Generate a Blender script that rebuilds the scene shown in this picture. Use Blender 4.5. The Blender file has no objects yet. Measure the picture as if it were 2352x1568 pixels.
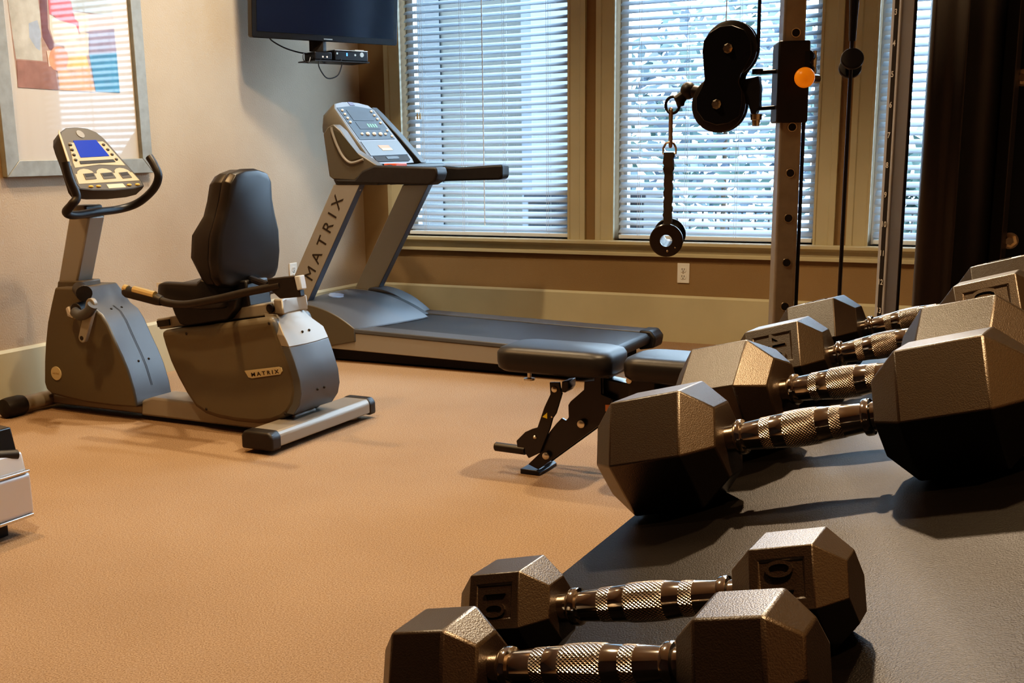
import bpy, bmesh, math, random
from mathutils import Vector, Matrix
random.seed(7)
C = bpy.context.scene.collection
SC = bpy.context.scene
PI = math.pi

# ------------------------------------------------------------------ camera (survey of the photograph)
F, CX, CY = 2621.2, 1125.3, 922.0
CAM = Vector((4.20021, -6.3, 1.09305))
RC = (Matrix.Rotation(math.radians(27.61513), 3, 'Z') @ Matrix.Rotation(math.radians(77.64956), 3, 'X')
      @ Matrix.Rotation(math.radians(-0.87985), 3, 'Z'))
def P(u, v, x=None, y=None, z=None, t=None):
    """world point seen at photo pixel (u, v) lying on the plane x / y / z = value (or t metres along the view axis)"""
    d = RC @ Vector(((u - CX) / F, -(v - CY) / F, -1.0))
    if x is not None: s = (x - CAM.x) / d.x
    elif y is not None: s = (y - CAM.y) / d.y
    elif z is not None: s = (z - CAM.z) / d.z
    else: s = t
    return CAM + d * s
def XZ(y, *pts):
    return [(lambda q: (q.x, q.z))(P(u, v, y=y)) for u, v in pts]

# ------------------------------------------------------------------ materials
MATS = {}
def mat(name, col, rough=.5, metal=0, spec=.5, noise=0, nscale=60, bump=0, bscale=200, coat=0, emit=None, estr=1, alpha=None):
    if name in MATS: return MATS[name]
    m = bpy.data.materials.new(name); m.use_nodes = True
    nt = m.node_tree; b = nt.nodes['Principled BSDF']
    b.inputs['Base Color'].default_value = (*col, 1)
    b.inputs['Roughness'].default_value = rough
    b.inputs['Metallic'].default_value = metal
    b.inputs['Specular IOR Level'].default_value = spec
    if coat:
        b.inputs['Coat Weight'].default_value = coat; b.inputs['Coat Roughness'].default_value = .05
    if emit:
        b.inputs['Emission Color'].default_value = (*emit, 1); b.inputs['Emission Strength'].default_value = estr
    if noise or bump:
        tc = nt.nodes.new('ShaderNodeTexCoord')
    if noise:
        n = nt.nodes.new('ShaderNodeTexNoise'); n.inputs['Scale'].default_value = nscale; n.inputs['Detail'].default_value = 5
        r = nt.nodes.new('ShaderNodeValToRGB')
        r.color_ramp.elements[0].position = .3; r.color_ramp.elements[1].position = .7
        r.color_ramp.elements[0].color = (*[c * (1 - noise) for c in col], 1)
        r.color_ramp.elements[1].color = (*[min(1, c * (1 + noise)) for c in col], 1)
        nt.links.new(tc.outputs['Object'], n.inputs['Vector']); nt.links.new(n.outputs['Fac'], r.inputs['Fac'])
        nt.links.new(r.outputs['Color'], b.inputs['Base Color'])
    if bump:
        n2 = nt.nodes.new('ShaderNodeTexNoise'); n2.inputs['Scale'].default_value = bscale; n2.inputs['Detail'].default_value = 3
        bp = nt.nodes.new('ShaderNodeBump'); bp.inputs['Strength'].default_value = bump; bp.inputs['Distance'].default_value = .002
        nt.links.new(tc.outputs['Object'], n2.inputs['Vector']); nt.links.new(n2.outputs['Fac'], bp.inputs['Height'])
        nt.links.new(bp.outputs['Normal'], b.inputs['Normal'])
    MATS[name] = m
    return m

wall_m = mat('wall_paint', (.445, .35, .25), .8, bump=.9, bscale=130, noise=.05, nscale=3)
backwall_m = mat('wall_paint_backlit', (.26, .175, .092), .8, bump=.5, bscale=160, noise=.05, nscale=3)  # same wall paint, with the backlit shade put into the colour
ceil_m = mat('ceiling_paint', (.62, .55, .45), .9)
trim_m = mat('trim_paint', (.48, .43, .285), .45, noise=.05, nscale=4)
black_m = mat('black_plastic', (.016, .015, .015), .45, noise=.15, nscale=30)
gloss_m = mat('black_gloss_plastic', (.012, .012, .013), .22)
pad_m = mat('black_vinyl', (.022, .0215, .022), .40, spec=.4, bump=.15, bscale=500)
back_m = mat('black_moulded_shell', (.018, .017, .017), .33, bump=.12, bscale=700)
silver_m = mat('silver_paint', (.285, .262, .228), .40, metal=.3)
bikegrey_m = mat('warm_grey_plastic', (.105, .088, .062), .45, bump=.15, bscale=600)
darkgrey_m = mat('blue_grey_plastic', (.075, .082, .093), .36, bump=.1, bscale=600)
beige_m = mat('beige_plastic', (.52, .42, .25), .4)
taupe_m = mat('taupe_plastic', (.085, .073, .054), .42)
chrome_m = mat('chrome', (.66, .645, .62), .11, metal=1)
steel_m = mat('zinc_steel', (.62, .56, .47), .3, metal=1)
post_m = mat('brushed_post_paint', (.30, .275, .25), .38, metal=.25, noise=.08, nscale=40)
frame_m = mat('black_frame_paint', (.014, .014, .016), .28)
rubber_m = mat('dumbbell_rubber', (.019, .015, .0115), .33, spec=.5, noise=.14, nscale=500, bump=.16, bscale=900)  # black rubber; the lamps' brown tint is put into the base colour
rubber_m.node_tree.nodes['Principled BSDF'].inputs['IOR'].default_value = 1.8
tray_m = mat('rack_paint', (.0035, .003, .0024), .40, spec=.09, noise=.12, nscale=300, bump=.22, bscale=700)
white_m = mat('white_plastic', (.75, .73, .68), .4)
slot_m = mat('dark_slot', (.02, .018, .016), .7)
letter_m = mat('dark_lettering', (.022, .016, .012), .5)
amber_m = mat('amber_button', (.75, .42, .06), .4)
lcd_m = mat('blue_lcd', (.01, .03, .25), .25, emit=(.02, .06, .5), estr=.4)
orange_m = mat('orange_knob_plastic_glow', (1.0, .33, .015), .35, emit=(1.0, .26, .01), estr=.28)  # emission stands in for light falling on the knob
red_m = mat('red_clip', (.8, .12, .06), .4)
yellow_m = mat('yellow_sticker', (.75, .55, .05), .5)
strap_m = mat('nylon_webbing', (.055, .045, .036), .8, bump=.4, bscale=900)
cable_m = mat('coated_cable', (.012, .011, .012), .35)
tvscreen_m = mat('tv_screen', (.009, .013, .026), .14, spec=.45)  # bluish base colour stands in for a reflection on the screen
blind_m = mat('blind_slat', (.74, .78, .80), .5)
def translucent(m, col, f):
    nt = m.node_tree; b = nt.nodes['Principled BSDF']; o = nt.nodes['Material Output']
    t = nt.nodes.new('ShaderNodeBsdfTranslucent'); t.inputs[0].default_value = (*col, 1)
    mx = nt.nodes.new('ShaderNodeMixShader'); mx.inputs[0].default_value = f
    nt.links.new(b.outputs[0], mx.inputs[1]); nt.links.new(t.outputs[0], mx.inputs[2]); nt.links.new(mx.outputs[0], o.inputs[0])
slat_m = mat('blind_slat_vinyl', (.74, .80, .86), .5)
translucent(slat_m, (.82, .90, .98), .55)
outlet_m = mat('outlet_plate', (.72, .69, .62), .4)
greyframe_m = mat('picture_frame_grey', (.27, .27, .235), .5, metal=.2, noise=.12, nscale=25)
matboard_m = mat('mat_board', (.64, .57, .49), .8)

def carpet():
    m = bpy.data.materials.new('carpet'); m.use_nodes = True
    nt = m.node_tree; b = nt.nodes['Principled BSDF']
    b.inputs['Roughness'].default_value = .95; b.inputs['Specular IOR Level'].default_value = .12
    tc = nt.nodes.new('ShaderNodeTexCoord')
    n = nt.nodes.new('ShaderNodeTexNoise'); n.inputs['Scale'].default_value = 230; n.inputs['Detail'].default_value = 6; n.inputs['Roughness'].default_value = .75
    r = nt.nodes.new('ShaderNodeValToRGB')
    r.color_ramp.elements[0].position = .33; r.color_ramp.elements[1].position = .68
    r.color_ramp.elements[0].color = (.165, .108, .066, 1); r.color_ramp.elements[1].color = (.60, .425, .29, 1)
    n2 = nt.nodes.new('ShaderNodeTexNoise'); n2.inputs['Scale'].default_value = 2.2; n2.inputs['Detail'].default_value = 3
    mx = nt.nodes.new('ShaderNodeMixRGB'); mx.blend_type = 'MULTIPLY'; mx.inputs[0].default_value = .25
    nt.links.new(tc.outputs['Object'], n.inputs['Vector']); nt.links.new(tc.outputs['Object'], n2.inputs['Vector'])
    nt.links.new(n.outputs['Fac'], r.inputs['Fac']); nt.links.new(r.outputs['Color'], mx.inputs[1]); nt.links.new(n2.outputs['Fac'], mx.inputs[2])
    nt.links.new(mx.outputs[0], b.inputs['Base Color'])
    bp = nt.nodes.new('ShaderNodeBump'); bp.inputs['Strength'].default_value = .7; bp.inputs['Distance'].default_value = .004
    nt.links.new(n.outputs['Fac'], bp.inputs['Height']); nt.links.new(bp.outputs['Normal'], b.inputs['Normal'])
    return m
carpet_m = carpet()

def knurl():
    m = bpy.data.materials.new('knurled_chrome'); m.use_nodes = True
    nt = m.node_tree; b = nt.nodes['Principled BSDF']
    b.inputs['Base Color'].default_value = (.60, .585, .56, 1); b.inputs['Metallic'].default_value = 1; b.inputs['Roughness'].default_value = .25
    tc = nt.nodes.new('ShaderNodeTexCoord'); sp = nt.nodes.new('ShaderNodeSeparateXYZ'); nt.links.new(tc.outputs['Object'], sp.inputs[0])
    def M(op, a, c=None):
        n = nt.nodes.new('ShaderNodeMath'); n.operation = op
        for i, q in enumerate((a, c)):
            if q is None: continue
            if isinstance(q, (int, float)): n.inputs[i].default_value = q
            else: nt.links.new(q, n.inputs[i])
        return n.outputs[0]
    ang = M('MULTIPLY', M('ARCTAN2', sp.outputs['Y'], sp.outputs['Z']), 34)
    ax = M('MULTIPLY', sp.outputs['X'], 2000)
    h = M('MAXIMUM', M('SINE', M('ADD', ang, ax)), M('SINE', M('SUBTRACT', ang, ax)))
    bp = nt.nodes.new('ShaderNodeBump'); bp.inputs['Strength'].default_value = .9; bp.inputs['Distance'].default_value = .0012
    nt.links.new(h, bp.inputs['Height']); nt.links.new(bp.outputs['Normal'], b.inputs['Normal'])
    return m
knurl_m = knurl()

def pane(name, tint=(1, 1, 1), refl=1.0):
    m = bpy.data.materials.new(name); m.use_nodes = True
    nt = m.node_tree; nt.nodes.clear()
    o = nt.nodes.new('ShaderNodeOutputMaterial'); tr = nt.nodes.new('ShaderNodeBsdfTransparent'); gl = nt.nodes.new('ShaderNodeBsdfGlossy')
    tr.inputs[0].default_value = (*tint, 1); gl.inputs['Roughness'].default_value = .03
    ge = nt.nodes.new('ShaderNodeNewGeometry'); dt = nt.nodes.new('ShaderNodeVectorMath'); dt.operation = 'DOT_PRODUCT'
    nt.links.new(ge.outputs['Normal'], dt.inputs[0]); nt.links.new(ge.outputs['Incoming'], dt.inputs[1])
    def mth(op, a, c):
        n = nt.nodes.new('ShaderNodeMath'); n.operation = op
        for i, q in enumerate((a, c)):
            if isinstance(q, (int, float)): n.inputs[i].default_value = q
            else: nt.links.new(q, n.inputs[i])
        return n.outputs[0]
    f5 = mth('POWER', mth('SUBTRACT', 1.0, mth('ABSOLUTE', dt.outputs['Value'], 0.0)), 5.0)
    fac = mth('MULTIPLY', mth('MULTIPLY_ADD', f5, .92), refl)
    fac.node.inputs[0].links[0].from_node.inputs[2].default_value = .07
    mx = nt.nodes.new('ShaderNodeMixShader')
    nt.links.new(fac, mx.inputs[0]); nt.links.new(tr.outputs[0], mx.inputs[1]); nt.links.new(gl.outputs[0], mx.inputs[2])
    nt.links.new(mx.outputs[0], o.inputs[0])
    return m
glass_m = pane('window_glass', (.93, .97, 1.0))
picglass_m = pane('picture_glass', (1, 1, 1), 1.0)

# ------------------------------------------------------------------ mesh helpers
class MB:
    def __init__(s): s.bm = bmesh.new()
    def box(s, x0, x1, y0, y1, z0, z1, mi=0):
        vs = [s.bm.verts.new((x, y, z)) for x in (x0, x1) for y in (y0, y1) for z in (z0, z1)]
        for f in ((0, 1, 3, 2), (4, 6, 7, 5), (0, 4, 5, 1), (2, 3, 7, 6), (0, 2, 6, 4), (1, 5, 7, 3)):
            s.bm.faces.new([vs[i] for i in f]).material_index = mi
        return s
    def prism(s, pts, d0, d1, plane='XZ', mi=0):
        """polygon extruded along the remaining axis from d0 to d1"""
        def mk(a, b, d):
            return {'XZ': (a, d, b), 'YZ': (d, a, b), 'XY': (a, b, d)}[plane]
        A = [s.bm.verts.new(mk(a, b, d0)) for a, b in pts]; B = [s.bm.verts.new(mk(a, b, d1)) for a, b in pts]
        s.bm.faces.new(A).material_index = mi; s.bm.faces.new(B[::-1]).material_index = mi
        n = len(pts)
        for i in range(n): s.bm.faces.new((A[i], B[i], B[(i + 1) % n], A[(i + 1) % n])).material_index = mi
        return s
    def loft(s, rings, cap=True, mi=0):
        R = [[s.bm.verts.new(p) for p in r] for r in rings]
        n = len(R[0])
        for a, b in zip(R, R[1:]):
            for i in range(n): s.bm.faces.new((a[i], a[(i + 1) % n], b[(i + 1) % n], b[i])).material_index = mi
        if cap:
            s.bm.faces.new(R[0][::-1]).material_index = mi; s.bm.faces.new(R[-1]).material_index = mi
        return s
    def sheet(s, rows, mi=0):
        R = [[s.bm.verts.new(p) for p in r] for r in rows]
        for a, b in zip(R, R[1:]):
            for i in range(len(a) - 1): s.bm.faces.new((a[i], a[i + 1], b[i + 1], b[i])).material_index = mi
        return s
    def cyl(s, p0, p1, r0, r1=None, n=24, mi=0):
        return s.tube([p0, p1], [r0, r0 if r1 is None else r1], n, mi)
    def tube(s, path, r, n=12, mi=0, closed=False):
        path = [Vector(p) for p in path]; k = len(path)
        rad = r if isinstance(r, (list, tuple)) else [r] * k
        rings = []; ref = None
        for i, p in enumerate(path):
            if closed: d = path[(i + 1) % k] - path[i - 1]
            else: d = path[min(i + 1, k - 1)] - path[max(i - 1, 0)]
            d.normalize()
            if ref is None:
                ref = Vector((0, 0, 1)) if abs(d.z) < .9 else Vector((1, 0, 0))
            a = ref - d * ref.dot(d)
            if a.length < 1e-5: a = d.orthogonal()
            a.normalize(); ref = a; b = d.cross(a)
            rings.append([p + (a * math.cos(2 * PI * j / n) + b * math.sin(2 * PI * j / n)) * rad[i] for j in range(n)])
        if closed: rings.append(rings[0]); 
        if closed:
            R = [[s.bm.verts.new(p) for p in q] for q in rings[:-1]]; R.append(R[0])
            for a, b in zip(R, R[1:]):
                for i in range(n): s.bm.faces.new((a[i], a[(i + 1) % n], b[(i + 1) % n], b[i])).material_index = mi
            return s
        return s.loft(rings, True, mi)
    def lathe(s, prof, o, ax, n=32, cap=True, mis=None):
        """prof: list of (dist along axis, radius)"""
        o = Vector(o); ax = Vector(ax).normalized(); a = ax.orthogonal().normalized(); b = ax.cross(a)
        R = [[s.bm.verts.new(o + ax * d + (a * math.cos(2 * PI * j / n) + b * math.sin(2 * PI * j / n)) * max(r, 1e-5)) for j in range(n)] for d, r in prof]
        for k, (p, q) in enumerate(zip(R, R[1:])):
            for i in range(n): s.bm.faces.new((p[i], p[(i + 1) % n], q[(i + 1) % n], q[i])).material_index = (mis[k] if mis else 0)
        if cap: s.bm.faces.new(R[0][::-1]); s.bm.faces.new(R[-1])
        return s
    def ring(s, c, ax, R, r, n=28, m=10, mi=0):
        c = Vector(c); ax = Vector(ax).normalized(); a = ax.orthogonal().normalized(); b = ax.cross(a)
        return s.tube([c + (a * math.cos(2 * PI * j / n) + b * math.sin(2 * PI * j / n)) * R for j in range(n)], r, m, mi, closed=True)
    def ball(s, c, r, sc=(1, 1, 1), n=16, mi=0):
        g = bmesh.ops.create_uvsphere(s.bm, u_segments=n, v_segments=n // 2 + 2, radius=r)
        for v in g['verts']: v.co = Vector((v.co.x * sc[0], v.co.y * sc[1], v.co.z * sc[2])) + Vector(c)
        for f in {f for v in g['verts'] for f in v.link_faces}: f.material_index = mi
        return s
    def build(s, name, m, parent=None, bevel=0, seg=2, smooth=35, subsurf=0, loc=None):
        bmesh.ops.recalc_face_normals(s.bm, faces=s.bm.faces)
        me = bpy.data.meshes.new(name)
        if loc is not None:
            for v in s.bm.verts: v.co -= Vector(loc)
        elif parent is not None and parent.type == 'EMPTY' and not parent.get('local'):
            for v in s.bm.verts: v.co -= ORG[parent]
        elif parent is not None and parent.parent is not None and not parent.parent.get('local'):
            for v in s.bm.verts: v.co -= ORG[parent.parent]
        s.bm.to_mesh(me); s.bm.free()
        for q in (m if isinstance(m, (list, tuple)) else [m]): me.materials.append(q)
        if smooth:
            for p in me.polygons: p.use_smooth = True
            me.set_sharp_from_angle(angle=math.radians(smooth))
        o = bpy.data.objects.new(name, me); C.objects.link(o)
        if loc is not None: o.location = loc
        if parent is not None: o.parent = parent
        if bevel:
            b = o.modifiers.new('Bevel', 'BEVEL'); b.width = bevel; b.segments = seg; b.limit_method = 'ANGLE'; b.angle_limit = math.radians(30)
        if subsurf:
            q = o.modifiers.new('Subsurf', 'SUBSURF'); q.levels = q.render_levels = subsurf
        return o
def build_each(mb, name, m, parent=None, **kw):
    """every separate piece of the mesh becomes an object of its own"""
    bm = mb.bm; bm.verts.ensure_lookup_table(); seen = set(); out = []
    for v0 in bm.verts:
        if v0 in seen: continue
        st = [v0]; isl = []
        seen.add(v0)
        while st:
            v = st.pop(); isl.append(v)
            for e in v.link_edges:
                o = e.other_vert(v)
                if o not in seen: seen.add(o); st.append(o)
        q = MB(); mp = {v: q.bm.verts.new(v.co) for v in isl}
        for f in {f for v in isl for f in v.link_faces}:
            q.bm.faces.new([mp[v] for v in f.verts]).material_index = f.material_index
        out.append(q.build(name, m, parent, **kw))
    bm.free()
    return out
ORG = {}
def thing(name, label, cat, loc=(0, 0, 0), group=None):
    o = bpy.data.objects.new(name, None); C.objects.link(o); o.location = loc; o.empty_display_size = .1
    o['label'] = label; o['category'] = cat
    if group: o['group'] = group
    ORG[o] = Vector(loc)
    return o
def tag(o, label, cat, group=None):
    o['label'] = label; o['category'] = cat
    if group: o['group'] = group
    return o
def struct(o, label=None):
    o['kind'] = 'structure'
    if label: o['label'] = label
    return o
def text_bm(mb, s, size, M, depth=.001, mi=0, bold=0):
    """letters as geometry added to mb; M places the text plane"""
    cu = bpy.data.curves.new('letters', 'FONT'); cu.body = s; cu.size = size; cu.extrude = depth; cu.align_x = 'CENTER'; cu.align_y = 'CENTER'; cu.offset = bold
    cu.resolution_u = 4
    o = bpy.data.objects.new('letters', cu); C.objects.link(o)
    dg = bpy.context.evaluated_depsgraph_get(); dg.update()
    me = bpy.data.meshes.new_from_object(o.evaluated_get(dg))
    me.transform(M)
    n0 = len(mb.bm.faces)
    mb.bm.from_mesh(me); mb.bm.faces.ensure_lookup_table()
    for f in list(mb.bm.faces)[n0:]: f.material_index = mi
    bpy.data.objects.remove(o); bpy.data.meshes.remove(me); bpy.data.curves.remove(cu)
def basis(o, x, y):
    x = Vector(x).normalized(); y = Vector(y); y = (y - x * y.dot(x)).normalized(); z = x.cross(y)
    M = Matrix((x, y, z)).transposed().to_4x4(); M.translation = Vector(o)
    return M
def bez(pts, n=8):
    """Catmull-Rom through the points"""
    pts = [Vector(p) for p in pts]; out = []
    for i in range(len(pts) - 1):
        p0, p1, p2, p3 = pts[max(i - 1, 0)], pts[i], pts[i + 1], pts[min(i + 2, len(pts) - 1)]
        for k in range(n):
            t = k / n
            out.append(.5 * ((2 * p1) + (p2 - p0) * t + (2 * p0 - 5 * p1 + 4 * p2 - p3) * t * t + (3 * p1 - p0 - 3 * p2 + p3) * t ** 3))
    out.append(pts[-1]); return out
def rrect(w, h, r, n=6, cx=0, cy=0):
    out = []
    for sx, sy, a0 in ((1, 1, 0), (-1, 1, 90), (-1, -1, 180), (1, -1, 270)):
        for k in range(n + 1):
            a = math.radians(a0 + 90 * k / n)
            out.append((cx + sx * (w / 2 - r) + r * math.cos(a), cy + sy * (h / 2 - r) + r * math.sin(a)))
    return out

# ------------------------------------------------------------------ the room
XR, YF, ZC = 4.85, -8.6, 3.30
struct(MB().box(-.3, XR + .3, YF - .3, .25, -.1, 0).build('floor', carpet_m, smooth=0), 'tan speckled carpet floor')
struct(MB().box(-.3, XR + .3, YF - .3, .25, ZC, ZC + .1).build('ceiling', ceil_m, smooth=0))
struct(MB().box(-.15, 0, YF, .15, 0, ZC).build('wall_left', wall_m, smooth=0), 'tan textured wall with the framed picture')
struct(MB().box(XR, XR + .15, YF, .15, 0, ZC).build('wall_right', wall_m, smooth=0))
struct(MB().box(-.15, XR + .15, YF - .15, YF, 0, ZC).build('wall_front', mat('dark_low_bounce_paint', (.10, .07, .05), .8), smooth=0))  # unseen wall made dark to reduce bounce light on the dumbbells
WIN = [(.315, 1.452), (1.742, 2.886), (3.172, 4.32)]
ZS, ZT = .577, 2.95
w = MB(); WT = .15
w.box(0, XR, 0, WT, 0, ZS); w.box(0, XR, 0, WT, ZT, ZC)
xs = [0] + [q for a in WIN for q in a] + [XR]
for i in range(0, len(xs), 2): w.box(xs[i], xs[i + 1], 0, WT, ZS, ZT)
struct(w.build('wall_back', backwall_m, smooth=0), 'tan wall, darkened as backlit, below and between the windows')
# baseboards: tall, with a thin bevelled cap
BH = .27
struct(MB().prism([(0, 0), (-.02, 0), (-.02, BH - .012), (-.008, BH), (0, BH)], 0, XR, 'YZ').build('baseboard_back', trim_m, smooth=0))
struct(MB().prism([(0, 0), (.02, 0), (.02, BH - .012), (.008, BH), (0, BH)], YF, -.02, 'XZ').build('baseboard_left', trim_m, smooth=0))
# window frames, panes and casings
tn = 0
for i, (a, b) in enumerate(WIN):
    root = MB()
    fw = .045; y0, y1 = .085, .135
    root.box(a, a + fw, y0, y1, ZS, ZT); root.box(b - fw, b, y0, y1, ZS, ZT)
    root.box(a + fw, b - fw, y0, y1, ZS, ZS + .06); root.box(a + fw, b - fw, y0, y1, ZT - fw, ZT)
    win = struct(root.build('window_%d' % (i + 1), white_m, smooth=0), ['tall window beside the wall corner', 'tall middle window behind the pulley', 'tall window partly behind the black tower'][i])
    g = MB().sheet([[(a + fw, .11, z), (b - fw, .11, z)] for z in (ZS + .06, ZT - fw)]).build('pane', glass_m, None, smooth=0); g.parent = win
    for (c0, c1, s) in ((a - .112, a, 1), (b, b + .112, -1)):
        # casing profile in plan: flat board with two steps
        if s == 1: pr = [(c0, 0), (c0, -.024), (c0 + .030, -.024), (c0 + .036, -.018), (c1 - .016, -.014), (c1 - .012, -.020), (c1, -.020), (c1, 0)]
        else: pr = [(c1, 0), (c1, -.024), (c1 - .030, -.024), (c1 - .036, -.018), (c0 + .016, -.014), (c0 + .012, -.020), (c0, -.020), (c0, 0)]
        tn += 1
        struct(MB().prism(pr, ZS, ZT + .1, 'XY').build('trim_%d' % tn, trim_m, smooth=0))
tn += 1
struct(MB().prism([(.12, ZS - .026), (-.05, ZS - .026), (-.058, ZS - .020), (-.058, ZS - .005), (-.05, ZS), (.12, ZS)], .19, 4.44, 'YZ').build('trim_%d' % tn, trim_m, smooth=0), 'long window stool across all windows')
tn += 1
struct(MB().prism([(0, .49), (-.030, .49), (-.030, .505), (-.018, .512), (-.018, .540), (-.028, ZS - .026), (0, ZS - .026)], .20, 4.43, 'YZ').build('trim_%d' % tn, trim_m, smooth=0), 'apron moulding below the window stool')

# ------------------------------------------------------------------ blinds
BL = ['white slatted blind in the window beside the wall corner', 'white slatted blind in the middle window behind the hanging pulley', 'white slatted blind seen in slivers beside the black tower']
for i, (a, b) in enumerate(WIN):
    x0, x1 = a + .018, b - .012
    t = thing('window_blind', BL[i], 'window blind', ((x0 + x1) / 2, .04, ZS), 'slatted blinds in the windows')
    sl = MB(); zz = ZS + .055; k = 0
    th = math.radians(31); hw = .025
    while zz < ZT - .06:
        rows = []
        for j in range(5):
            q = -1 + j / 2; cur = .0035 * (1 - q * q)
            y = .04 + q * hw * math.cos(th) - cur * math.sin(th); z = zz + q * hw * math.sin(th) + cur * math.cos(th)
            dz = .0012 * math.sin(k * 1.7 + j)
            rows.append([(x0, y, z + dz), ((x0 + x1) / 2, y, z - .001), (x1, y, z - dz)])
        sl.sheet(rows); zz += .0435; k += 1
    s = sl.build('slats', slat_m, t, smooth=60)
    md = s.modifiers.new('Solidify', 'SOLIDIFY'); md.thickness = .002
    MB().box(x0, x1, .018, .062, ZS + .006, ZS + .03).build('bottom_rail', blind_m, t, bevel=.004)
    MB().box(x0, x1, .012, .068, ZT - .055, ZT).build('headrail', blind_m, t, bevel=.003)
    W_ = x1 - x0
    for fr in (.11, .36, .62, .88):
        cd = MB(); xc = x0 + W_ * fr
        for dx in (-.006, .006):
            cd.cyl((xc + dx, .016, ZS + .02), (xc + dx, .016, ZT - .03), .0011, n=5)
        cd.cyl((xc, .064, ZS + .02), (xc, .064, ZT - .03), .0011, n=5)
        cd.build('ladder_cord', white_m, t)
    if i < 2:
        xc = x0 + (.50 if i == 0 else .55) * W_
        MB().cyl((xc, .004, ZT - .05), (xc, .004, ZS + .07 if i == 0 else 1.25), .0035, n=8).build('tilt_wand', white_m, t)
    if i == 0:
        q = P(962, 268, y=.004); l = MB()
        for dx in (-.004, .004):
            l.cyl((q.x + dx, .005, ZT - .05), (q.x + dx * 2, .005, q.z + .02), .0012, n=5)
        l.build('lift_cord', white_m, t)
        for dx in (-.010, .009):
            MB().lathe([(0, .003), (.012, .006), (.035, .008), (.038, .004)], (q.x + dx, .005, q.z + .022), (0, 0, -1), 10).build('cord_tassel', beige_m, t)

# ------------------------------------------------------------------ framed picture on the left wall
pc = thing('framed_picture', 'abstract painting in a wide grey frame with white mat, on the left wall', 'picture', (0, -2.36, 1.015))
Y0, Y1, Z0, Z1 = -2.80, -1.915, 1.015, 2.30
iy0, iy1, iz0, iz1 = -2.727, -1.984, 1.086, 2.229
fr = MB()
for q in (((Y0, Z0), (Y1, Z0), (iy1, iz0), (iy0, iz0)), ((Y1, Z0), (Y1, Z1), (iy1, iz1), (iy1, iz0)), ((Y1, Z1), (Y0, Z1), (iy0, iz1), (iy1, iz1)), ((Y0, Z1), (Y0, Z0), (iy0, iz0), (iy0, iz1))):
    fr.prism(q, .001, .032, 'YZ')
fr.build('frame', greyframe_m, pc, bevel=.003)
MB().box(.001, .010, iy0 - .01, iy1 + .01, iz0 - .01, iz1 + .01).build('mat_board', matboard_m, pc, smooth=0)
art_cols = [(.42, .27, .22), (.52, .50, .43), (.36, .43, .53), (.17, .075, .085), (.62, .10, .10), (.72, .61, .45), (.42, .45, .41), (.64, .60, .46), (.58, .47, .41),
            (.27, .21, .28), (.68, .27, .13), (.76, .50, .10), (.70, .36, .15), (.31, .16, .13), (.035, .20, .37), (.80, .50, .38)]
art_mats = [mat('paint_%d' % i, c, .7, noise=.22, nscale=14) for i, c in enumerate(art_cols)]
polys = [(0, [(105, -900), (1600, -900), (1670, 0), (1800, 1390), (270, 1310), (110, 0)]),
 (6, [(105, -900), (700, -900), (700, -300), (560, 0), (105, 0)]), (10, [(700, -900), (1250, -900), (1050, -350), (720, -250)]),
 (1, [(115, 0), (570, 0), (610, 250), (620, 600), (640, 915), (240, 880)]), (2, [(430, 350), (560, 300), (615, 500), (600, 760), (540, 720), (440, 560)]),
 (3, [(575, -300), (690, -300), (705, 0), (720, 420), (810, 660), (800, 760), (740, 740), (640, 560), (605, 250)]),
 (5, [(740, 215), (880, 300), (1020, 340), (1140, 380), (1190, 510), (1330, 430), (1330, 830), (1000, 830), (960, 690), (820, 650), (745, 430)]),
 (7, [(1100, 180), (1330, 200), (1330, 470), (1200, 500)]), (8, [(1330, 210), (1690, 240), (1712, 430), (1330, 450)]),
 (6, [(1000, -250), (1650, -250), (1690, 240), (1100, 160), (1080, 80)]),
 (4, [(710, -200), (1000, -100), (1080, 80), (1085, 170), (1130, 290), (1180, 330), (1190, 510), (1140, 380), (1020, 340), (880, 300), (790, 220), (740, 215)]),
 (9, [(1270, 480), (1712, 440), (1750, 790), (1340, 820), (1330, 500)]), (13, [(250, 900), (700, 930), (830, 1050), (880, 1350), (270, 1310)]),
 (12, [(860, 1060), (1010, 1030), (1340, 1000), (1430, 1380), (900, 1350)]), (11, [(1000, 830), (1290, 830), (1340, 1000), (1000, 1030)]),
 (14, [(1340, 820), (1750, 790), (1800, 1390), (1440, 1370)]),
 (15, [(700, 760), (760, 760), (770, 990), (735, 1000)]),
 (10, [(880 + 150 * math.cos(a / 12 * 2 * PI), 880 + 190 * math.sin(a / 12 * 2 * PI)) for a in range(12)])]
am = MB()
for k, (mi, pl) in enumerate(polys):
    vs = [am.bm.verts.new(P(u / 6.533, v / 6.533, x=.0105 + k * .00012)) for u, v in pl]
    f = am.bm.faces.new(vs); f.material_index = mi
    f.normal_update()
    if f.normal.x < 0: f.normal_flip()
bmesh.ops.triangulate(am.bm, faces=am.bm.faces)
a_ = am.build('painting', art_mats, pc, smooth=0)
MB().sheet([[(.017, y, z) for y in (iy0 - .004, iy1 + .004)] for z in (iz0 - .004, iz1 + .004)]).build('glass', picglass_m, pc, smooth=0)

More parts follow.
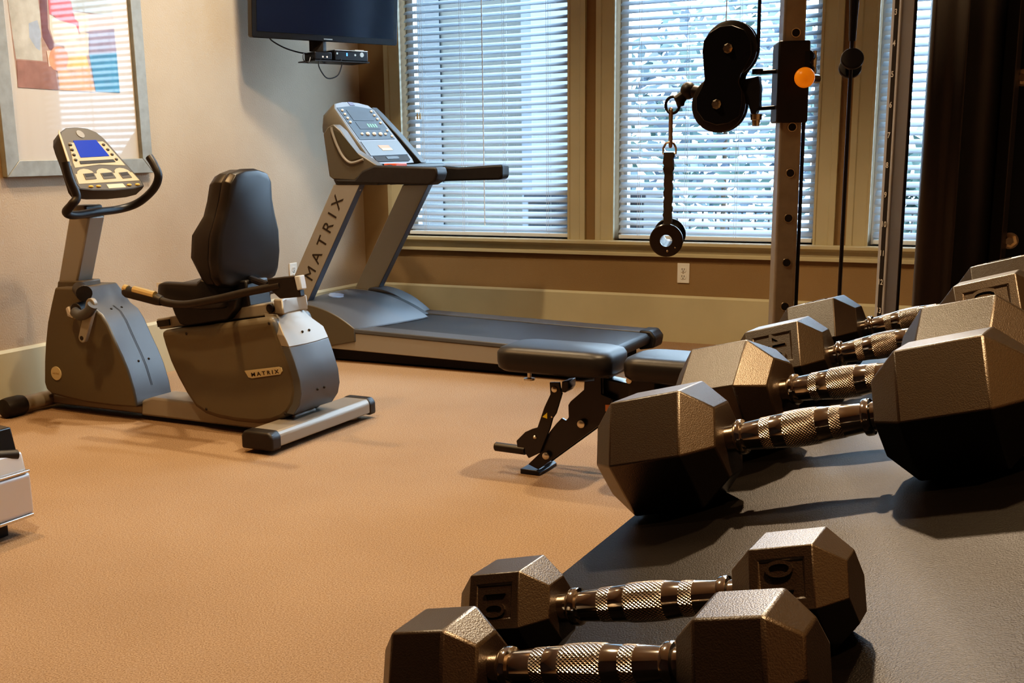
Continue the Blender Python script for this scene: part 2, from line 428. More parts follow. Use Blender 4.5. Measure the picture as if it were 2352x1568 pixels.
# ------------------------------------------------------------------ wall outlets
def outlet(o, ax, label):
    t = thing('wall_outlet', label, 'outlet', o, 'white wall outlets')
    ORG[t] = Vector((0, 0, 0))
    MB().box(-.036, .036, -.006, 0, -.057, .057).build('cover_plate', outlet_m, t, bevel=.003)
    for dz in (.02, -.02):
        r = MB().prism(rrect(.034, .030, .010, 4, 0, dz), -.0085, -.006, 'XZ').build('receptacle', outlet_m, t, bevel=.001)
        s = MB()
        s.box(-.0085, -.0055, -.0089, -.0083, dz - .002, dz + .009); s.box(.0055, .0085, -.0089, -.0083, dz - .002, dz + .008)
        s.cyl((0, -.0083, dz - .008), (0, -.0089, dz - .008), .003, n=10)
        build_each(s, 'slot', slot_m, r)
    MB().cyl((0, -.006, 0), (0, -.0075, 0), .003, n=10).build('screw', steel_m, t)
    if ax == 'x': t.rotation_euler = (0, 0, PI / 2)
outlet((2.166, 0, .398), 'y', 'white wall outlet under the middle window')
outlet((0, -.785, .405), 'x', 'white wall outlet on the left wall beside the treadmill upright')

# ------------------------------------------------------------------ television on a swing arm, with its boxes
BLc, BRc = P(579, 86, z=1.70), P(912, 105, z=1.70)
ex = (BRc - BLc); TW = ex.length; ex.normalize()
tv = thing('television', 'black flat television on a swing arm in the wall corner', 'television')
TH = .56
MB().prism(rrect(TW, TH, .012, 3, 0, TH / 2), 0, .045, 'XZ').build('housing', gloss_m, tv, bevel=.004)
MB().box(-TW / 2 + .028, TW / 2 - .028, -.0015, 0, .034, TH - .028).build('screen', tvscreen_m, tv, smooth=0)
MB().box(-.028, .028, -.003, 0, .010, .016).build('badge', steel_m, tv, smooth=0)
M_ = basis((BLc + BRc) / 2, ex, Vector((-ex.y, ex.x, 0)))      # x right, y away from viewer, z up
tv.matrix_world = M_ @ Matrix.Rotation(math.radians(5), 4, 'X')
Mi = tv.matrix_world.inverted()
bk = MB(); 
def tl(x, y, z): return Mi @ (M_ @ Vector((x, y, z)))
wp = Vector((0.01, -.75, 1.93))
bk.tube([tl(0, .05, .25), tl(0, .10, .25)], .10, 4); bk.tube([tl(0, .09, .25), Mi @ Vector((.12, -.62, 1.95)), Mi @ wp], .022, 8)
bk.tube([Mi @ Vector((.012, -.75, 1.80)), Mi @ Vector((.012, -.75, 2.06))], .04, 4)
bk.build('wall_arm', black_m, tv)
hb = MB(); hb.tube([tl(-.03, .055, .12), tl(-.03, .06, -.05)], .055, 4)
hb.build('hanging_bracket', black_m, tv)
shf = MB()
vs = [tl(x, y, z) for z in (-.106, -.100) for x, y in ((-.10, -.02), (.26, -.02), (.26, .16), (-.10, .16))]
vv = [shf.bm.verts.new(v) for v in vs]
for f in ((3, 2, 1, 0), (4, 5, 6, 7), (0, 1, 5, 4), (1, 2, 6, 5), (2, 3, 7, 6), (3, 0, 4, 7)): shf.bm.faces.new([vv[i] for i in f])
shf.build('shelf', black_m, tv)
sb = thing('set_top_box', 'slim black set-top box with blue light on the shelf under the television', 'cable box')
MB().box(.035, .255, -.01, .14, -.0985, -.045).build('case', gloss_m, sb, bevel=.004)
MB().box(.035, .255, -.012, .12, -.045, -.040).build('top_trim', steel_m, sb, bevel=.001)
MB().cyl((.215, -.0115, -.062), (.215, -.009, -.062), .013, n=16).build('dial', steel_m, sb)
MB().box(.112, .118, -.0115, -.009, -.072, -.056).build('blue_light', mat('blue_led', (.02, .1, .9), .4, emit=(.05, .25, 1), estr=5), sb)
q_ = MB(); q_.cyl((.17, -.0115, -.065), (.17, -.009, -.065), .006, n=10); q_.cyl((.05, -.0115, -.060), (.05, -.009, -.060), .006, n=10)
build_each(q_, 'button', steel_m, sb)
MB().box(.19, .25, .02, .09, -.040, -.033).build('label', white_m, sb, smooth=0)
MB().tube(bez([(.03, .09, -.075), (-.01, .03, -.11), (-.06, -.01, -.10), (-.075, -.015, -.135), (-.03, -.02, -.195), (.04, -.02, -.180), (.075, -.015, -.12), (.07, -.0105, -.09)]), .0035, 8).build('cord', cable_m, sb)
sb.matrix_world = M_
pa = thing('power_adapter', 'small black adapter box with two white lights, left end of the television shelf', 'adapter')
MB().box(-.095, .015, -.012, .10, -.0985, -.056).build('case', gloss_m, pa, bevel=.004)
q_ = MB(); q_.cyl((-.045, -.0135, -.082), (-.045, -.011, -.082), .005, n=10); q_.cyl((-.018, -.0135, -.082), (-.018, -.011, -.082), .005, n=10)
build_each(q_, 'light', white_m, pa)
MB().tube(bez([(-.093, .05, -.07), (-.14, .03, -.065), (-.15, .02, -.10), (-.125, .01, -.115), (-.105, .02, -.085)]), .003, 8).build('cord', cable_m, pa)
MB().tube(bez([(-.094, .07, -.062), (-.16, .07, -.055), (-.25, .06, -.035), (-.33, .05, .0), (-.335, .052, .03)]), .004, 8).build('cord', cable_m, pa)
pa.matrix_world = M_

# ------------------------------------------------------------------ dumbbell rack
T15 = math.radians(15); WPL = -.2692
def trayz(x): return CAM.z + (WPL + (x - CAM.x) * math.sin(T15)) / math.cos(T15)
rk = thing('dumbbell_rack', 'dark grey dumbbell rack with a sloping flat shelf in the foreground', 'dumbbell rack', (4.05, -5.1, 0))
xa, xb, ya, yb = 3.787, 4.30, -6.05, -4.13
def slab(dz, th, lip):
    z = lambda x: trayz(x) + dz
    return [(xa, z(xa)), (xb, z(xb)), (xb, z(xb) + .03), (xb + .004, z(xb) + .03), (xb + .004, z(xb) - th), (xa + .004, z(xa) - th), (xa + .004, z(xa) - lip), (xa, z(xa) - lip)]
MB().prism(slab(0, .004, .035), ya, yb, 'XZ').build('shelf', tray_m, rk, bevel=.0012)
MB().prism([(x, z) for x, z in slab(-.40, .004, .035)], ya, yb, 'XZ').build('shelf', tray_m, rk, bevel=.0012)
for yy in (-6.02, -4.21):
    u = MB(); u.box(4.12, 4.18, yy, yy + .06, .04, trayz(4.12) - .004)
    u.build('upright', frame_m, rk, bevel=.004)
    u = MB(); u.box(3.80, 4.45, yy, yy + .06, 0, .04); u.build('foot', frame_m, rk, bevel=.006)
    for dz in (0, -.40):
        u = MB(); u.prism([(3.83, trayz(3.83) + dz - .004), (4.28, trayz(4.28) + dz - .004), (4.28, trayz(4.28) + dz - .045), (3.83, trayz(3.83) + dz - .022)], yy + .005, yy + .055, 'XZ')
        u.build('shelf_bracket', frame_m, rk)

# ------------------------------------------------------------------ dumbbells
def hexring(x, R): return [(x, -R * math.sin(math.radians(30 + 60 * k)), R * math.cos(math.radians(30 + 60 * k))) for k in range(6)]
def make_head(R, L, k, d, H, s, plate, num, flip, parent):
    """hexagonal head with chamfered ends; plate = index of the side face that carries the sunken number plate"""
    m = MB()
    xs_ = [s * H, s * (H + d * R), s * (H + d * R + L * R), s * (H + 2 * d * R + L * R)]
    rr = [k * R, R, R, k * R]
    V = [[m.bm.verts.new(p) for p in hexring(x, r)] for x, r in zip(xs_, rr)]
    m.bm.faces.new(V[0]); m.bm.faces.new(V[3][::-1])
    for a in range(3):
        for i in range(6):
            j = (i + 1) % 6
            if a == 1 and i == plate:
                c = [V[1][i].co.copy(), V[2][i].co.copy(), V[2][j].co.copy(), V[1][j].co.copy()]
                ctr = sum(c, Vector()) / 4; nrm = Vector((0, ctr.y, ctr.z)).normalized()
                ax = (c[1] - c[0]).normalized(); tv_ = (c[3] - c[0]).normalized()
                lw = (c[1] - c[0]).length; lh = (c[3] - c[0]).length
                def q(fa, fb, dep): return ctr + ax * (fa * lw / 2) + tv_ * (fb * lh / 2) - nrm * dep
                inn = [m.bm.verts.new(q(fa, fb, 0)) for fa, fb in ((-.72, -.62), (.72, -.62), (.72, .62), (-.72, .62))]
                dee = [m.bm.verts.new(q(fa * .97, fb * .97, .0016 * R / .05)) for fa, fb in ((-.72, -.62), (.72, -.62), (.72, .62), (-.72, .62))]
                out = [V[1][i], V[2][i], V[2][j], V[1][j]]
                for z in range(4):
                    w_ = (z + 1) % 4
                    m.bm.faces.new((out[z], out[w_], inn[w_], inn[z])); m.bm.faces.new((inn[z], inn[w_], dee[w_], dee[z]))
                m.bm.faces.new(dee)
                info = (q(0, 0, .0016 * R / .05), ax, tv_, lh, nrm)
            else:
                m.bm.faces.new((V[a][i], V[a + 1][i], V[a + 1][j], V[a][j]))
    h = m.build('head', rubber_m, parent, bevel=.0016, seg=2, smooth=25)
    if plate is not None:
        o, ax, tv_, lh, nrm = info
        axx = Vector((1, 0, 0)); down = tv_ if True else -tv_
        # letters read along the hex side; their tops point along +-axis
        up = axx * (1 if not flip else -1)
        right = up.cross(nrm)
        t = MB()
        text_bm(t, num, .62 * L * R, basis(o + nrm * .0008, right, up), depth=.0016 * R / .05)
        n = t.build('number', rubber_m, h, smooth=20)
    return h
def make_dumbbell(label, c, yaw, tilt, roll, R, L, k, d, H, hr, plates, group):
    t = thing('dumbbell', label, 'dumbbell', group=group)
    pl = dict(plates)
    for s in (-1, 1):
        fc, num, flip = pl.get(s, (None, '', False))
        make_head(R, L, k, d, H, s, fc, num, flip, t)
    # contoured chrome handle: collar, flange, taper, knurled bands
    fr_ = [(0, .76), (.085, .76), (.09, .93), (.10, .97), (.125, .97), (.135, .93), (.14, .76), (.25, .84), (.255, .86), (.315, .885), (.32, .88), (.40, .95), (.405, .97), (.45, .99), (.5, 1.0)]
    prof = [(-H - .005 + (2 * H + .01) * a, hr * r) for a, r in fr_] + [(-H - .005 + (2 * H + .01) * (1 - a), hr * r) for a, r in fr_[::-1][1:]]
    mis = []
    for (a, _), (b, _) in zip(prof, prof[1:]):
        m_ = ((a + b) / 2 + H + .005) / (2 * H + .01); m_ = min(m_, 1 - m_)
        mis.append(1 if .253 < m_ < .318 or m_ > .402 else 0)
    h = MB().lathe(prof, (0, 0, 0), (1, 0, 0), 40, mis=mis).build('handle', [chrome_m, knurl_m], t, smooth=40)
    y_, t_, r_ = map(math.radians, (yaw, tilt, roll))
    a = Vector((math.cos(t_) * math.cos(y_), math.cos(t_) * math.sin(y_), math.sin(t_)))
    u = (Vector((0, 0, 1)) - a * a.z).normalized(); n = a.cross(u)
    u2 = u * math.cos(r_) + n * math.sin(r_); n2 = n * math.cos(r_) - u * math.sin(r_)
    M = Matrix((a, -n2, u2)).transposed().to_4x4(); M.translation = Vector(c)
    t.matrix_world = M
    return t
SM = (.041, 1.0, .58, .42, 1.66 * .041, .0142); BG = (.0721, 1.09, .595, .40, 1.10 * .0721, .0192)
make_dumbbell('small black hex dumbbell nearest the camera, at the front of the rack', (3.9521, -5.7023, .7861), -3.68, 14.25, 2.96, *SM, [], 'small hex dumbbells on the rack')
make_dumbbell('small black hex dumbbell with 10 on both heads, second from the camera', (3.9501, -5.587, .7850), -.69, 14.21, -1.2, *SM, [(-1, (0, '10', False)), (1, (0, '10', True))], 'small hex dumbbells on the rack')
make_dumbbell('large black hex dumbbell just beyond the two small ones, largest in view', (3.9619, -5.1635, .8169), -2.29, 15.1, -2.16, *BG, [], 'large hex dumbbells on the rack')
make_dumbbell('large black hex dumbbell rolled onto an edge, second of the four large ones', (3.9644, -4.9512, .8244), -13.17, 14.65, 42.48, *BG, [], 'large hex dumbbells on the rack')
make_dumbbell('third of the four large black hex dumbbells, with sunken number plates facing the camera', (3.9564, -4.6014, .814), -.52, 15.69, -1.59, *BG, [(-1, (0, '40', False)), (1, (0, '40', True))], 'large hex dumbbells on the rack')
make_dumbbell('farthest large black hex dumbbell, number plates facing up, in front of the holed post', (3.9559, -4.3369, .8151), -2.84, 15.56, -2.49, *BG, [(-1, (5, '40', False)), (1, (5, '40', True))], 'large hex dumbbells on the rack')

# ------------------------------------------------------------------ recumbent bike
BYC = -2.72
bk_ = thing('recumbent_bike', 'grey recumbent exercise bike with black seat and blue console screen', 'exercise bike', (.85, BYC, 0))
# base beam and cross feet
b = MB(); b.box(.14, .74, BYC - .06, BYC + .06, .022, .062)
b.build('nose_beam', silver_m, bk_, bevel=.008)
b = MB(); b.prism([(.69, .02), (1.50, .02), (1.50, .10), (.76, .105), (.70, .085)], BYC - .075, BYC + .075, 'XZ')
b.build('base_beam', silver_m, bk_, bevel=.01)
b = MB(); b.tube([(.125, -2.98, .045), (.125, -2.46, .045)], .034, 20)
b.build('stabilizer_foot', silver_m, bk_)
for s in (-1, 1):
    yy = BYC + s * .23
    b = MB(); b.lathe([(-.055, .030), (-.05, .040), (-.03, .044), (.03, .044), (.05, .040), (.055, .030)], (.125, yy + s * .02, .045), (0, 1, 0), 20)
    b.build('transport_roller', black_m, bk_)
q = P(565, 1020, z=.06)
b = MB(); b.prism([(1.445, .026), (1.585, .026), (1.585, .068), (1.572, .086), (1.458, .086), (1.445, .068)], -3.00, -2.385, 'XZ')
b.build('stabilizer_bar', silver_m, bk_, bevel=.006)
for s, y0, y1 in ((-1, -3.05, -2.99), (1, -2.395, -2.345)):
    b = MB(); b.prism([(1.442, .018), (1.588, .018), (1.588, .069), (1.573, .089), (1.457, .089), (1.442, .069)], y0, y1, 'XZ')
    e = b.build('foot_cap', black_m, bk_, bevel=.010, seg=3)
    b = MB(); b.lathe([(0, .022), (.008, .022), (.010, .008), (.03, .008)], (1.515, (y0 + y1) / 2 + .05 * -s, 0), (0, 0, 1), 14)
    b.build('levelling_foot', steel_m, bk_)
# front shroud
yn, yf = -2.83, -2.61
prof = XZ(yn, (125, 660), (116, 700), (108, 740), (103, 790), (101, 830), (101, 878), (106, 895), (120, 906), (160, 916), (200, 925), (260, 933), (314, 936), (306, 895), (293, 852), (280, 820), (264, 786), (246, 745), (232, 722), (214, 708), (195, 680), (180, 660))
MBs = MB(); MBs.prism(prof, yn, yf, 'XZ')
sh = MBs.build('crank_shroud', [bikegrey_m, darkgrey_m], bk_, bevel=.010, seg=3)
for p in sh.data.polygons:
    if p.normal.x > .45: p.material_index = 1  # rear faces bluer: window light put into the colour
sm = MB(); back = prof[12:19]
sm.sheet([[(x + .0035, BYC - .0022, z + .001) for x, z in back], [(x + .0035, BYC + .0022, z + .001) for x, z in back]])
sm.build('seam', slot_m, bk_)
scr = MB()
for (x, z), (x2, z2) in ((back[1], back[2]), (back[5], back[6])):
    for dy in (-.03, .03):
        c = Vector(((x + x2) / 2, BYC + dy, (z + z2) / 2)); scr.ball(c, .0055, n=8)
build_each(scr, 'screw', slot_m, bk_)
bd = MB(); c = P(130, 857, y=yn)
bd.cyl((c.x, yn - .004, c.z), (c.x, yn + .002, c.z), .030, .031, n=28)
text_bm(bd, 'MATRIX', .011, basis((c.x, yn - .0045, c.z), (1, 0, 0), (0, 0, 1)), .0006, 1)
bd.build('round_badge', [beige_m, mat('faded_lettering', (.42, .31, .17), .5)], bk_)
# mast
mt = XZ(BYC - .045, (158, 498), (205, 498), (175, 656), (132, 656))
MB().prism(mt, BYC - .045, BYC + .045, 'XZ').build('mast', silver_m, bk_, bevel=.008)
mc = XZ(BYC - .05, (133, 645), (190, 645), (195, 690), (128, 690))
MB().prism(mc, BYC - .052, BYC + .052, 'XZ').build('mast_collar', bikegrey_m, bk_, bevel=.006)
# crank side
hub = P(182, 712, y=-2.87)
MB().cyl((hub.x, -2.825, hub.z), (hub.x, -2.89, hub.z), .036, .032, n=24).build('crank_hub', black_m, bk_, bevel=.003)
cr = MB(); a = P(213, 697, y=-2.90); e = P(194, 775, y=-2.90)
d = Vector((e.x - a.x, 0, e.z - a.z)).normalized(); n = Vector((-d.z, 0, d.x))
pl = []
for k in range(9): th = PI * k / 8; pl.append((a + (n * math.cos(th) - d * math.sin(th)) * .024))
for k in range(9): th = PI * k / 8; pl.append((e + (-n * math.cos(th) + d * math.sin(th)) * .020))
cr.prism([(p.x, p.z) for p in pl], -2.915, -2.895, 'XZ')
ca = cr.build('crank_arm', silver_m, bk_, bevel=.003)
MB().cyl((e.x, -2.917, e.z), (e.x, -2.914, e.z), .009, n=14).build('pedal_hole', slot_m, ca)
cu = P(190, 672, y=-2.87)
cp = MB(); cp.tube([(cu.x - .05, -2.84, cu.z + .012), (cu.x + .025, -2.885, cu.z + .0)], [.030, .034], 18)
cp.build('pivot_tube', black_m, bk_, bevel=.002)
cp = MB(); cp.tube(bez([P(172, 716, y=-2.90), P(185, 724, y=-2.91), P(203, 716, y=-2.92), P(213, 700, y=-2.92)]), .022, 14)
cp.build('pedal_spindle', darkgrey_m, bk_)
lk = MB(); lk.tube([P(158, 708, y=-2.86), P(164, 722, y=-2.87), P(172, 728, y=-2.88)], [.013, .017, .010], 10)
lk.build('adjuster_bolt', steel_m, bk_)
# console: a tilted housing, wider towards the rider
def cpt(fx, fy, d=0):
    """fy 0 top .. 1 bottom, fx -1 near .. 1 far, d depth behind the face"""
    top = Vector((.40, -2.73, 1.207)); bot = Vector((.577, -2.73, .966))
    dn = (bot - top).normalized(); nn = Vector((-dn.z, 0, dn.x))
    p = top.lerp(bot, fy); w = .108 + (.190 - .108) * fy
    return Vector((p.x, p.y + fx * w, p.z)) - nn * d
def cpoly(pts, d): return [cpt(x, y, d) for x, y in pts]
outl = [(-.55, -.035), (0, -.05), (.55, -.035), (.88, .03), (1, .14), (1.0, .5), (1.03, .9), (.97, .985), (.6, 1.02), (0, 1.035), (-.6, 1.02), (-.97, .985), (-1.03, .9), (-1.0, .5), (-1, .14), (-.88, .03)]
cn = MB(); cn.loft([cpoly([(x * .8, .5 + (y - .5) * .85) for x, y in outl], .085), cpoly([(x * .97, y) for x, y in outl], .060), cpoly(outl, .02), cpoly([(x * .985, .5 + (y - .5) * .99) for x, y in outl], 0)])
con = cn.build('console', [black_m], bk_, smooth=40)
def panel(name, pts, d, m, par=None):
    q = MB(); vs = cpoly(pts, d); q.loft([cpoly(pts, d + .003), vs]); return q.build(name, m, par or con)
panel('face_plate', [(x * .955, .5 + (y - .5) * .97) for x, y in outl], -.0012, taupe_m)
panel('side_trim', [(-1.0, .05), (-.92, .0), (-.955, .60), (-1.03, .62)], -.0025, beige_m)
panel('button_panel', [(-.72, .225), (.80, .20), (.86, .24), (.90, .53), (.9, .62), (0, .595), (-.86, .64), (-.86, .55), (-.78, .38)], -.0025, beige_m)
panel('lcd_screen', [(-.50, .19), (.52, .18), (.58, .455), (-.53, .475)], -.0045, lcd_m)
panel('display_strip', [(-.63, .535), (.63, .515), (.64, .56), (-.64, .585)], -.0045, slot_m)
lob = [(-.93, .905), (-.93, .74)]
for cx_ in (-.6, .02, .62):
    for k in range(7):
        th = PI - PI * k / 6; lob.append((cx_ + .27 * math.cos(th), .745 - .085 * math.sin(th)))
lob += [(.93, .74), (.95, .885)]
panel('key_panel', lob, -.0025, beige_m)
for cx_, w_ in ((-.52, .17), (.06, .20), (.62, .155)):
    kp = panel('key', [(cx_ - w_, .745), (cx_ + w_, .735), (cx_ + w_, .835), (cx_ - w_, .845)], -.0045, taupe_m)
    panel('key_legend', [(cx_ - w_ * .78, .752), (cx_ + w_ * .78, .744), (cx_ + w_ * .78, .79), (cx_ - w_ * .78, .80)], -.0055, slot_m)
sb_ = MB()
for s in (-1, 1):
    for k in range(4):
        fy = .26 + .085 * k; c = cpt(s * (.70 + .015 * k), fy, -.003)
        sb_.ball(c, .0085, (.8, 1.1, .8), n=8)
build_each(sb_, 'side_button', taupe_m, con)
ab = MB()
for fx in (-.62, -.40, .52, .78):
    c = cpt(fx, .955, -.002); ab.ball(c, .012, (.6, 1.1, .45), n=10)
build_each(ab, 'quick_key', amber_m, con)
panel('sticker', [(-.14, .93), (.36, .925), (.38, .99), (-.13, .995)], -.002, mat('cream_sticker', (.75, .62, .35), .5))
lg = MB(); c = cpt(0, .075, -.0015); dn = (cpt(0, 1) - cpt(0, 0)).normalized(); nn = Vector((-dn.z, 0, dn.x))
lg.cyl(c, c + nn * .002, .019, n=20); lg.build('logo_disc', silver_m, con)
MB().prism(XZ(BYC, (178, 470), (215, 470), (222, 500), (170, 500)), BYC - .05, BYC + .05, 'XZ').build('console_neck', bikegrey_m, bk_, bevel=.008)
# handlebar
hy0, hy1 = -2.945, -2.475
hp = bez([P(150, 372, y=hy0), P(160, 410, y=hy0 + .005), P(176, 450, y=hy0 + .02), P(165, 470, y=hy0), P(152, 487, y=hy0 + .01), P(170, 494, y=hy0 + .06), P(220, 487, y=BYC), P(275, 480, y=hy1 - .09), P(318, 465, y=hy1 - .02), P(352, 435, y=hy1), P(364, 405, y=hy1), P(355, 380, y=hy1), P(343, 360, y=hy1)], 7)
MB().tube(hp, .0175, 16).build('handlebar', black_m, bk_)
# seat rail and carriage
ra = XZ(-2.79, (358, 732), (628, 694), (640, 722), (366, 757))
MB().prism(ra, -2.79, -2.65, 'XZ').build('seat_rail', silver_m, bk_, bevel=.006)
rc = XZ(-2.795, (360, 737), (388, 733), (390, 747), (363, 751))
MB().prism(rc, -2.797, -2.789, 'XZ').build('rail_slot', slot_m, bk_)
c = P(621, 708, y=-2.795)
MB().cyl((c.x, -2.80, c.z), (c.x, -2.785, c.z), .017, n=18).build('rail_knob', slot_m, bk_)
ca_ = XZ(-2.83, (388, 690), (545, 672), (540, 710), (520, 735), (430, 749), (412, 745), (400, 722))
MB().prism(ca_, -2.83, -2.61, 'XZ').build('seat_carriage', black_m, bk_, bevel=.008)
# seat cushion: rounded plan, waisted section
st = MB(); rows = []
for k, (zz, sc) in enumerate(((.505, .86), (.512, .97), (.545, 1.0), (.568, .97), (.575, .88))):
    ring = []
    for x, y in rrect(.36, .36, .10, 7):
        bump_ = .035 * (abs(y) / .18) ** 2 if zz > .55 else 0
        ring.append((1.06 + x * sc, BYC + y * sc, zz + bump_ + (.02 if x > .1 and zz > .55 else 0)))
    rows.append(ring)
st.loft(rows); st.build('seat', pad_m, bk_, smooth=50, bevel=.006)
# backrest: shaped cushion with a hard rear shell, leaning back
def backring(xo, gs, gz0=0):
    """ring in the YZ plane at offset xo from the rear face; gs scales outline"""
    ol = []
    for fy, fz in [(-.30, 0), (0, -.015), (.30, 0), (.42, .03), (.47, .10), (.50, .25), (.48, .45), (.40, .62), (.35, .75), (.32, .90), (.25, .97), (.10, 1.0), (-.10, 1.0), (-.25, .97), (-.32, .90), (-.35, .75), (-.40, .62), (-.48, .45), (-.50, .25), (-.47, .10), (-.42, .03)]:
        z = .588 + .455 * (.5 + (fz - .5) * gs); y = BYC + .40 * fy * gs
        lean = 1.262 + (z - .588) * .09 + .03 * ((z - .588) / .455 - .45) ** 2
        ol.append((lean + xo + (-.03 if .1 < fz < .5 and xo < -.05 else 0) * 1, y, z))
    return ol
MB().loft([backring(.0, .86), backring(-.008, .96), backring(-.035, 1.0), backring(-.05, .985)]).build('backrest_shell', back_m, bk_, smooth=60, bevel=.004)
MB().loft([backring(-.05, .975), backring(-.085, .985), backring(-.115, .93), backring(-.125, .80)]).build('backrest_cushion', pad_m, bk_, smooth=60, bevel=.004)
MB().prism(XZ(BYC, (520, 640), (590, 640), (600, 700), (535, 715)), BYC - .07, BYC + .07, 'XZ').build('backrest_bracket', black_m, bk_, bevel=.008)
# side handles either side of the seat
for s in (-1, 1):
    yy = BYC + s * .255
    def hpnt(u, v): q = P(u, v, y=BYC - .255); return Vector((q.x, yy, q.z))
    hd = MB(); hd.tube(bez([hpnt(365, 688), hpnt(395, 697), hpnt(435, 698)] + ([hpnt(500, 686), hpnt(560, 672), hpnt(600, 664), hpnt(645, 655)] if s < 0 else [hpnt(470, 694), hpnt(478, 700)])), .015, 12)
    hd.build('side_handle', black_m, bk_)
    gp = MB(); gp.tube([hpnt(286, 668), hpnt(292, 670), hpnt(362, 688), hpnt(372, 691)], [.018, .023, .023, .019], 14)
    g_ = gp.build('grip', black_m, bk_, bevel=.003)
    pl_ = MB(); pl_.tube([hpnt(312, 669) + Vector((0, -.008 , .008)), hpnt(360, 682) + Vector((0, -.008, .008))], .0155, 10)
    pl_.tube([hpnt(288, 664) + Vector((0, -.004, .005)), hpnt(296, 667) + Vector((0, -.004, .005))], .016, 10)
    build_each(pl_, 'sensor_plate', mat('brass_sensor', (.75, .58, .30), .3, metal=.8), g_)
    cs = MB(); cs.tube([hpnt(470, 692), hpnt(480, 694) + Vector((0, -s * .16, 0))], .014, 8); cs.build('handle_support', black_m, bk_)
bx = XZ(-2.985, (612, 640), (682, 632), (690, 682), (642, 686), (618, 664))
MB().prism(bx, -2.985, -2.955, 'XZ').build('accessory_pouch', black_m, bk_, bevel=.005)
bx = XZ(-2.985, (677, 634), (689, 632), (695, 664), (684, 667))
MB().prism(bx, -2.99, -2.958, 'XZ').build('pouch_plate', mat('pale_plate', (.50, .54, .58), .4), bk_, bevel=.004)
cr_ = MB(); cr_.tube([P(618, 655, y=-2.965), P(575, 640, y=-2.72)], .014, 10); cr_.build('cross_tube', black_m, bk_)
q = P(371, 655, y=-2.86)
MB().prism(rrect(.055, .020, .005, 3, q.x, q.z), q.y, q.y + .004, 'XZ').build('seat_tag', white_m, bk_)
# rear shroud
yn, yf = -2.845, -2.595
rs = XZ(yn, (366, 760), (376, 795), (388, 830), (404, 865), (424, 902), (446, 935), (470, 952), (500, 962), (540, 970), (590, 975), (625, 972), (650, 962), (662, 953), (676, 930), (682, 900), (678, 870), (666, 832), (652, 797), (641, 770), (631, 745), (624, 727))
sh = MB().prism(rs, yn, yf, 'XZ').build('seat_shroud', [bikegrey_m, darkgrey_m], bk_, bevel=.022, seg=3)
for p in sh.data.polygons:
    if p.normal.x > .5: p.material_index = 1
sd = MB()
for u, v in ((428, 766), (618, 742), (474, 939), (655, 950), (688, 770)):
    q = P(u, v, y=yn)
    if u != 688: sd.ball((q.x, yn - .001, q.z), .006, (1, .4, 1), n=8)
build_each(sd, 'screw', slot_m, bk_)
# silver column that closes the back of the shroud; grey cover below it
col = []
for un, ur, v in ((634, 676, 726), (641, 684, 745), (652, 702, 770), (664, 717, 797), (676, 728, 832), (688, 736, 872), (692, 737, 905), (688, 731, 930), (674, 718, 952)):
    n_ = P(un, v, y=yn); xr = P(ur, v - 8, y=BYC).x; z = n_.z
    top_ = v < 760
    ya, yb = (-2.805, -2.635) if v < 735 else ((-2.82, -2.62) if v < 760 else (yn - .004, yf + .004))
    xn = P(un, v, y=ya).x
    col.append([(xn - .07, ya + .012, z), (xn, ya, z), (xr, BYC - .035, z), (xr, BYC + .035, z), (xn, yb, z), (xn - .07, yb - .012, z)])
MB().loft(col[:4]).build('seat_column', silver_m, bk_, bevel=.003, smooth=40)
MB().loft(col[3:]).build('column_cover', darkgrey_m, bk_, bevel=.003, smooth=40)
cp_ = []
for un, ur, v in ((628, 668, 686), (627, 670, 690), (631, 675, 722)):
    n_ = P(un, v, y=-2.80); xr = P(ur, v - 6, y=BYC).x
    cp_.append([(n_.x, -2.80, n_.z), (n_.x + .045, -2.80, n_.z), (xr, BYC - .035, n_.z), (xr, BYC + .035, n_.z), (n_.x + .045, -2.64, n_.z), (n_.x, -2.64, n_.z)])
MB().loft(cp_).build('column_cap', silver_m, bk_, bevel=.010, seg=3)
rings = col
scr = MB()
for k, f_ in ((2, .0), (6, .4)):
    for dy in (-.022, .022):
        p = Vector(rings[k][2]); scr.ball((p.x + .001, BYC + dy, p.z), .0055, n=8)
build_each(scr, 'screw', slot_m, bk_)
# name plate on the rear shroud
yb_ = yn - .001
npt = XZ(yb_, (563, 851), (572, 850), (640, 842), (647, 844), (649, 852), (645, 859), (580, 868), (572, 866))
nb = MB(); nb.prism(npt, yb_ - .004, yb_ + .003, 'XZ')
a, c = P(582, 860, y=yb_), P(638, 853, y=yb_)
text_bm(nb, 'M A T R I X', .0225, basis(((a.x + c.x) / 2, yb_ - .0045, (a.z + c.z) / 2), c - a, (0, 0, 1)) @ Matrix.Diagonal((1.22, .95, 1, 1)), .0006, 1, bold=.0003)
nb.build('name_plate', [beige_m, letter_m], bk_, bevel=.0)

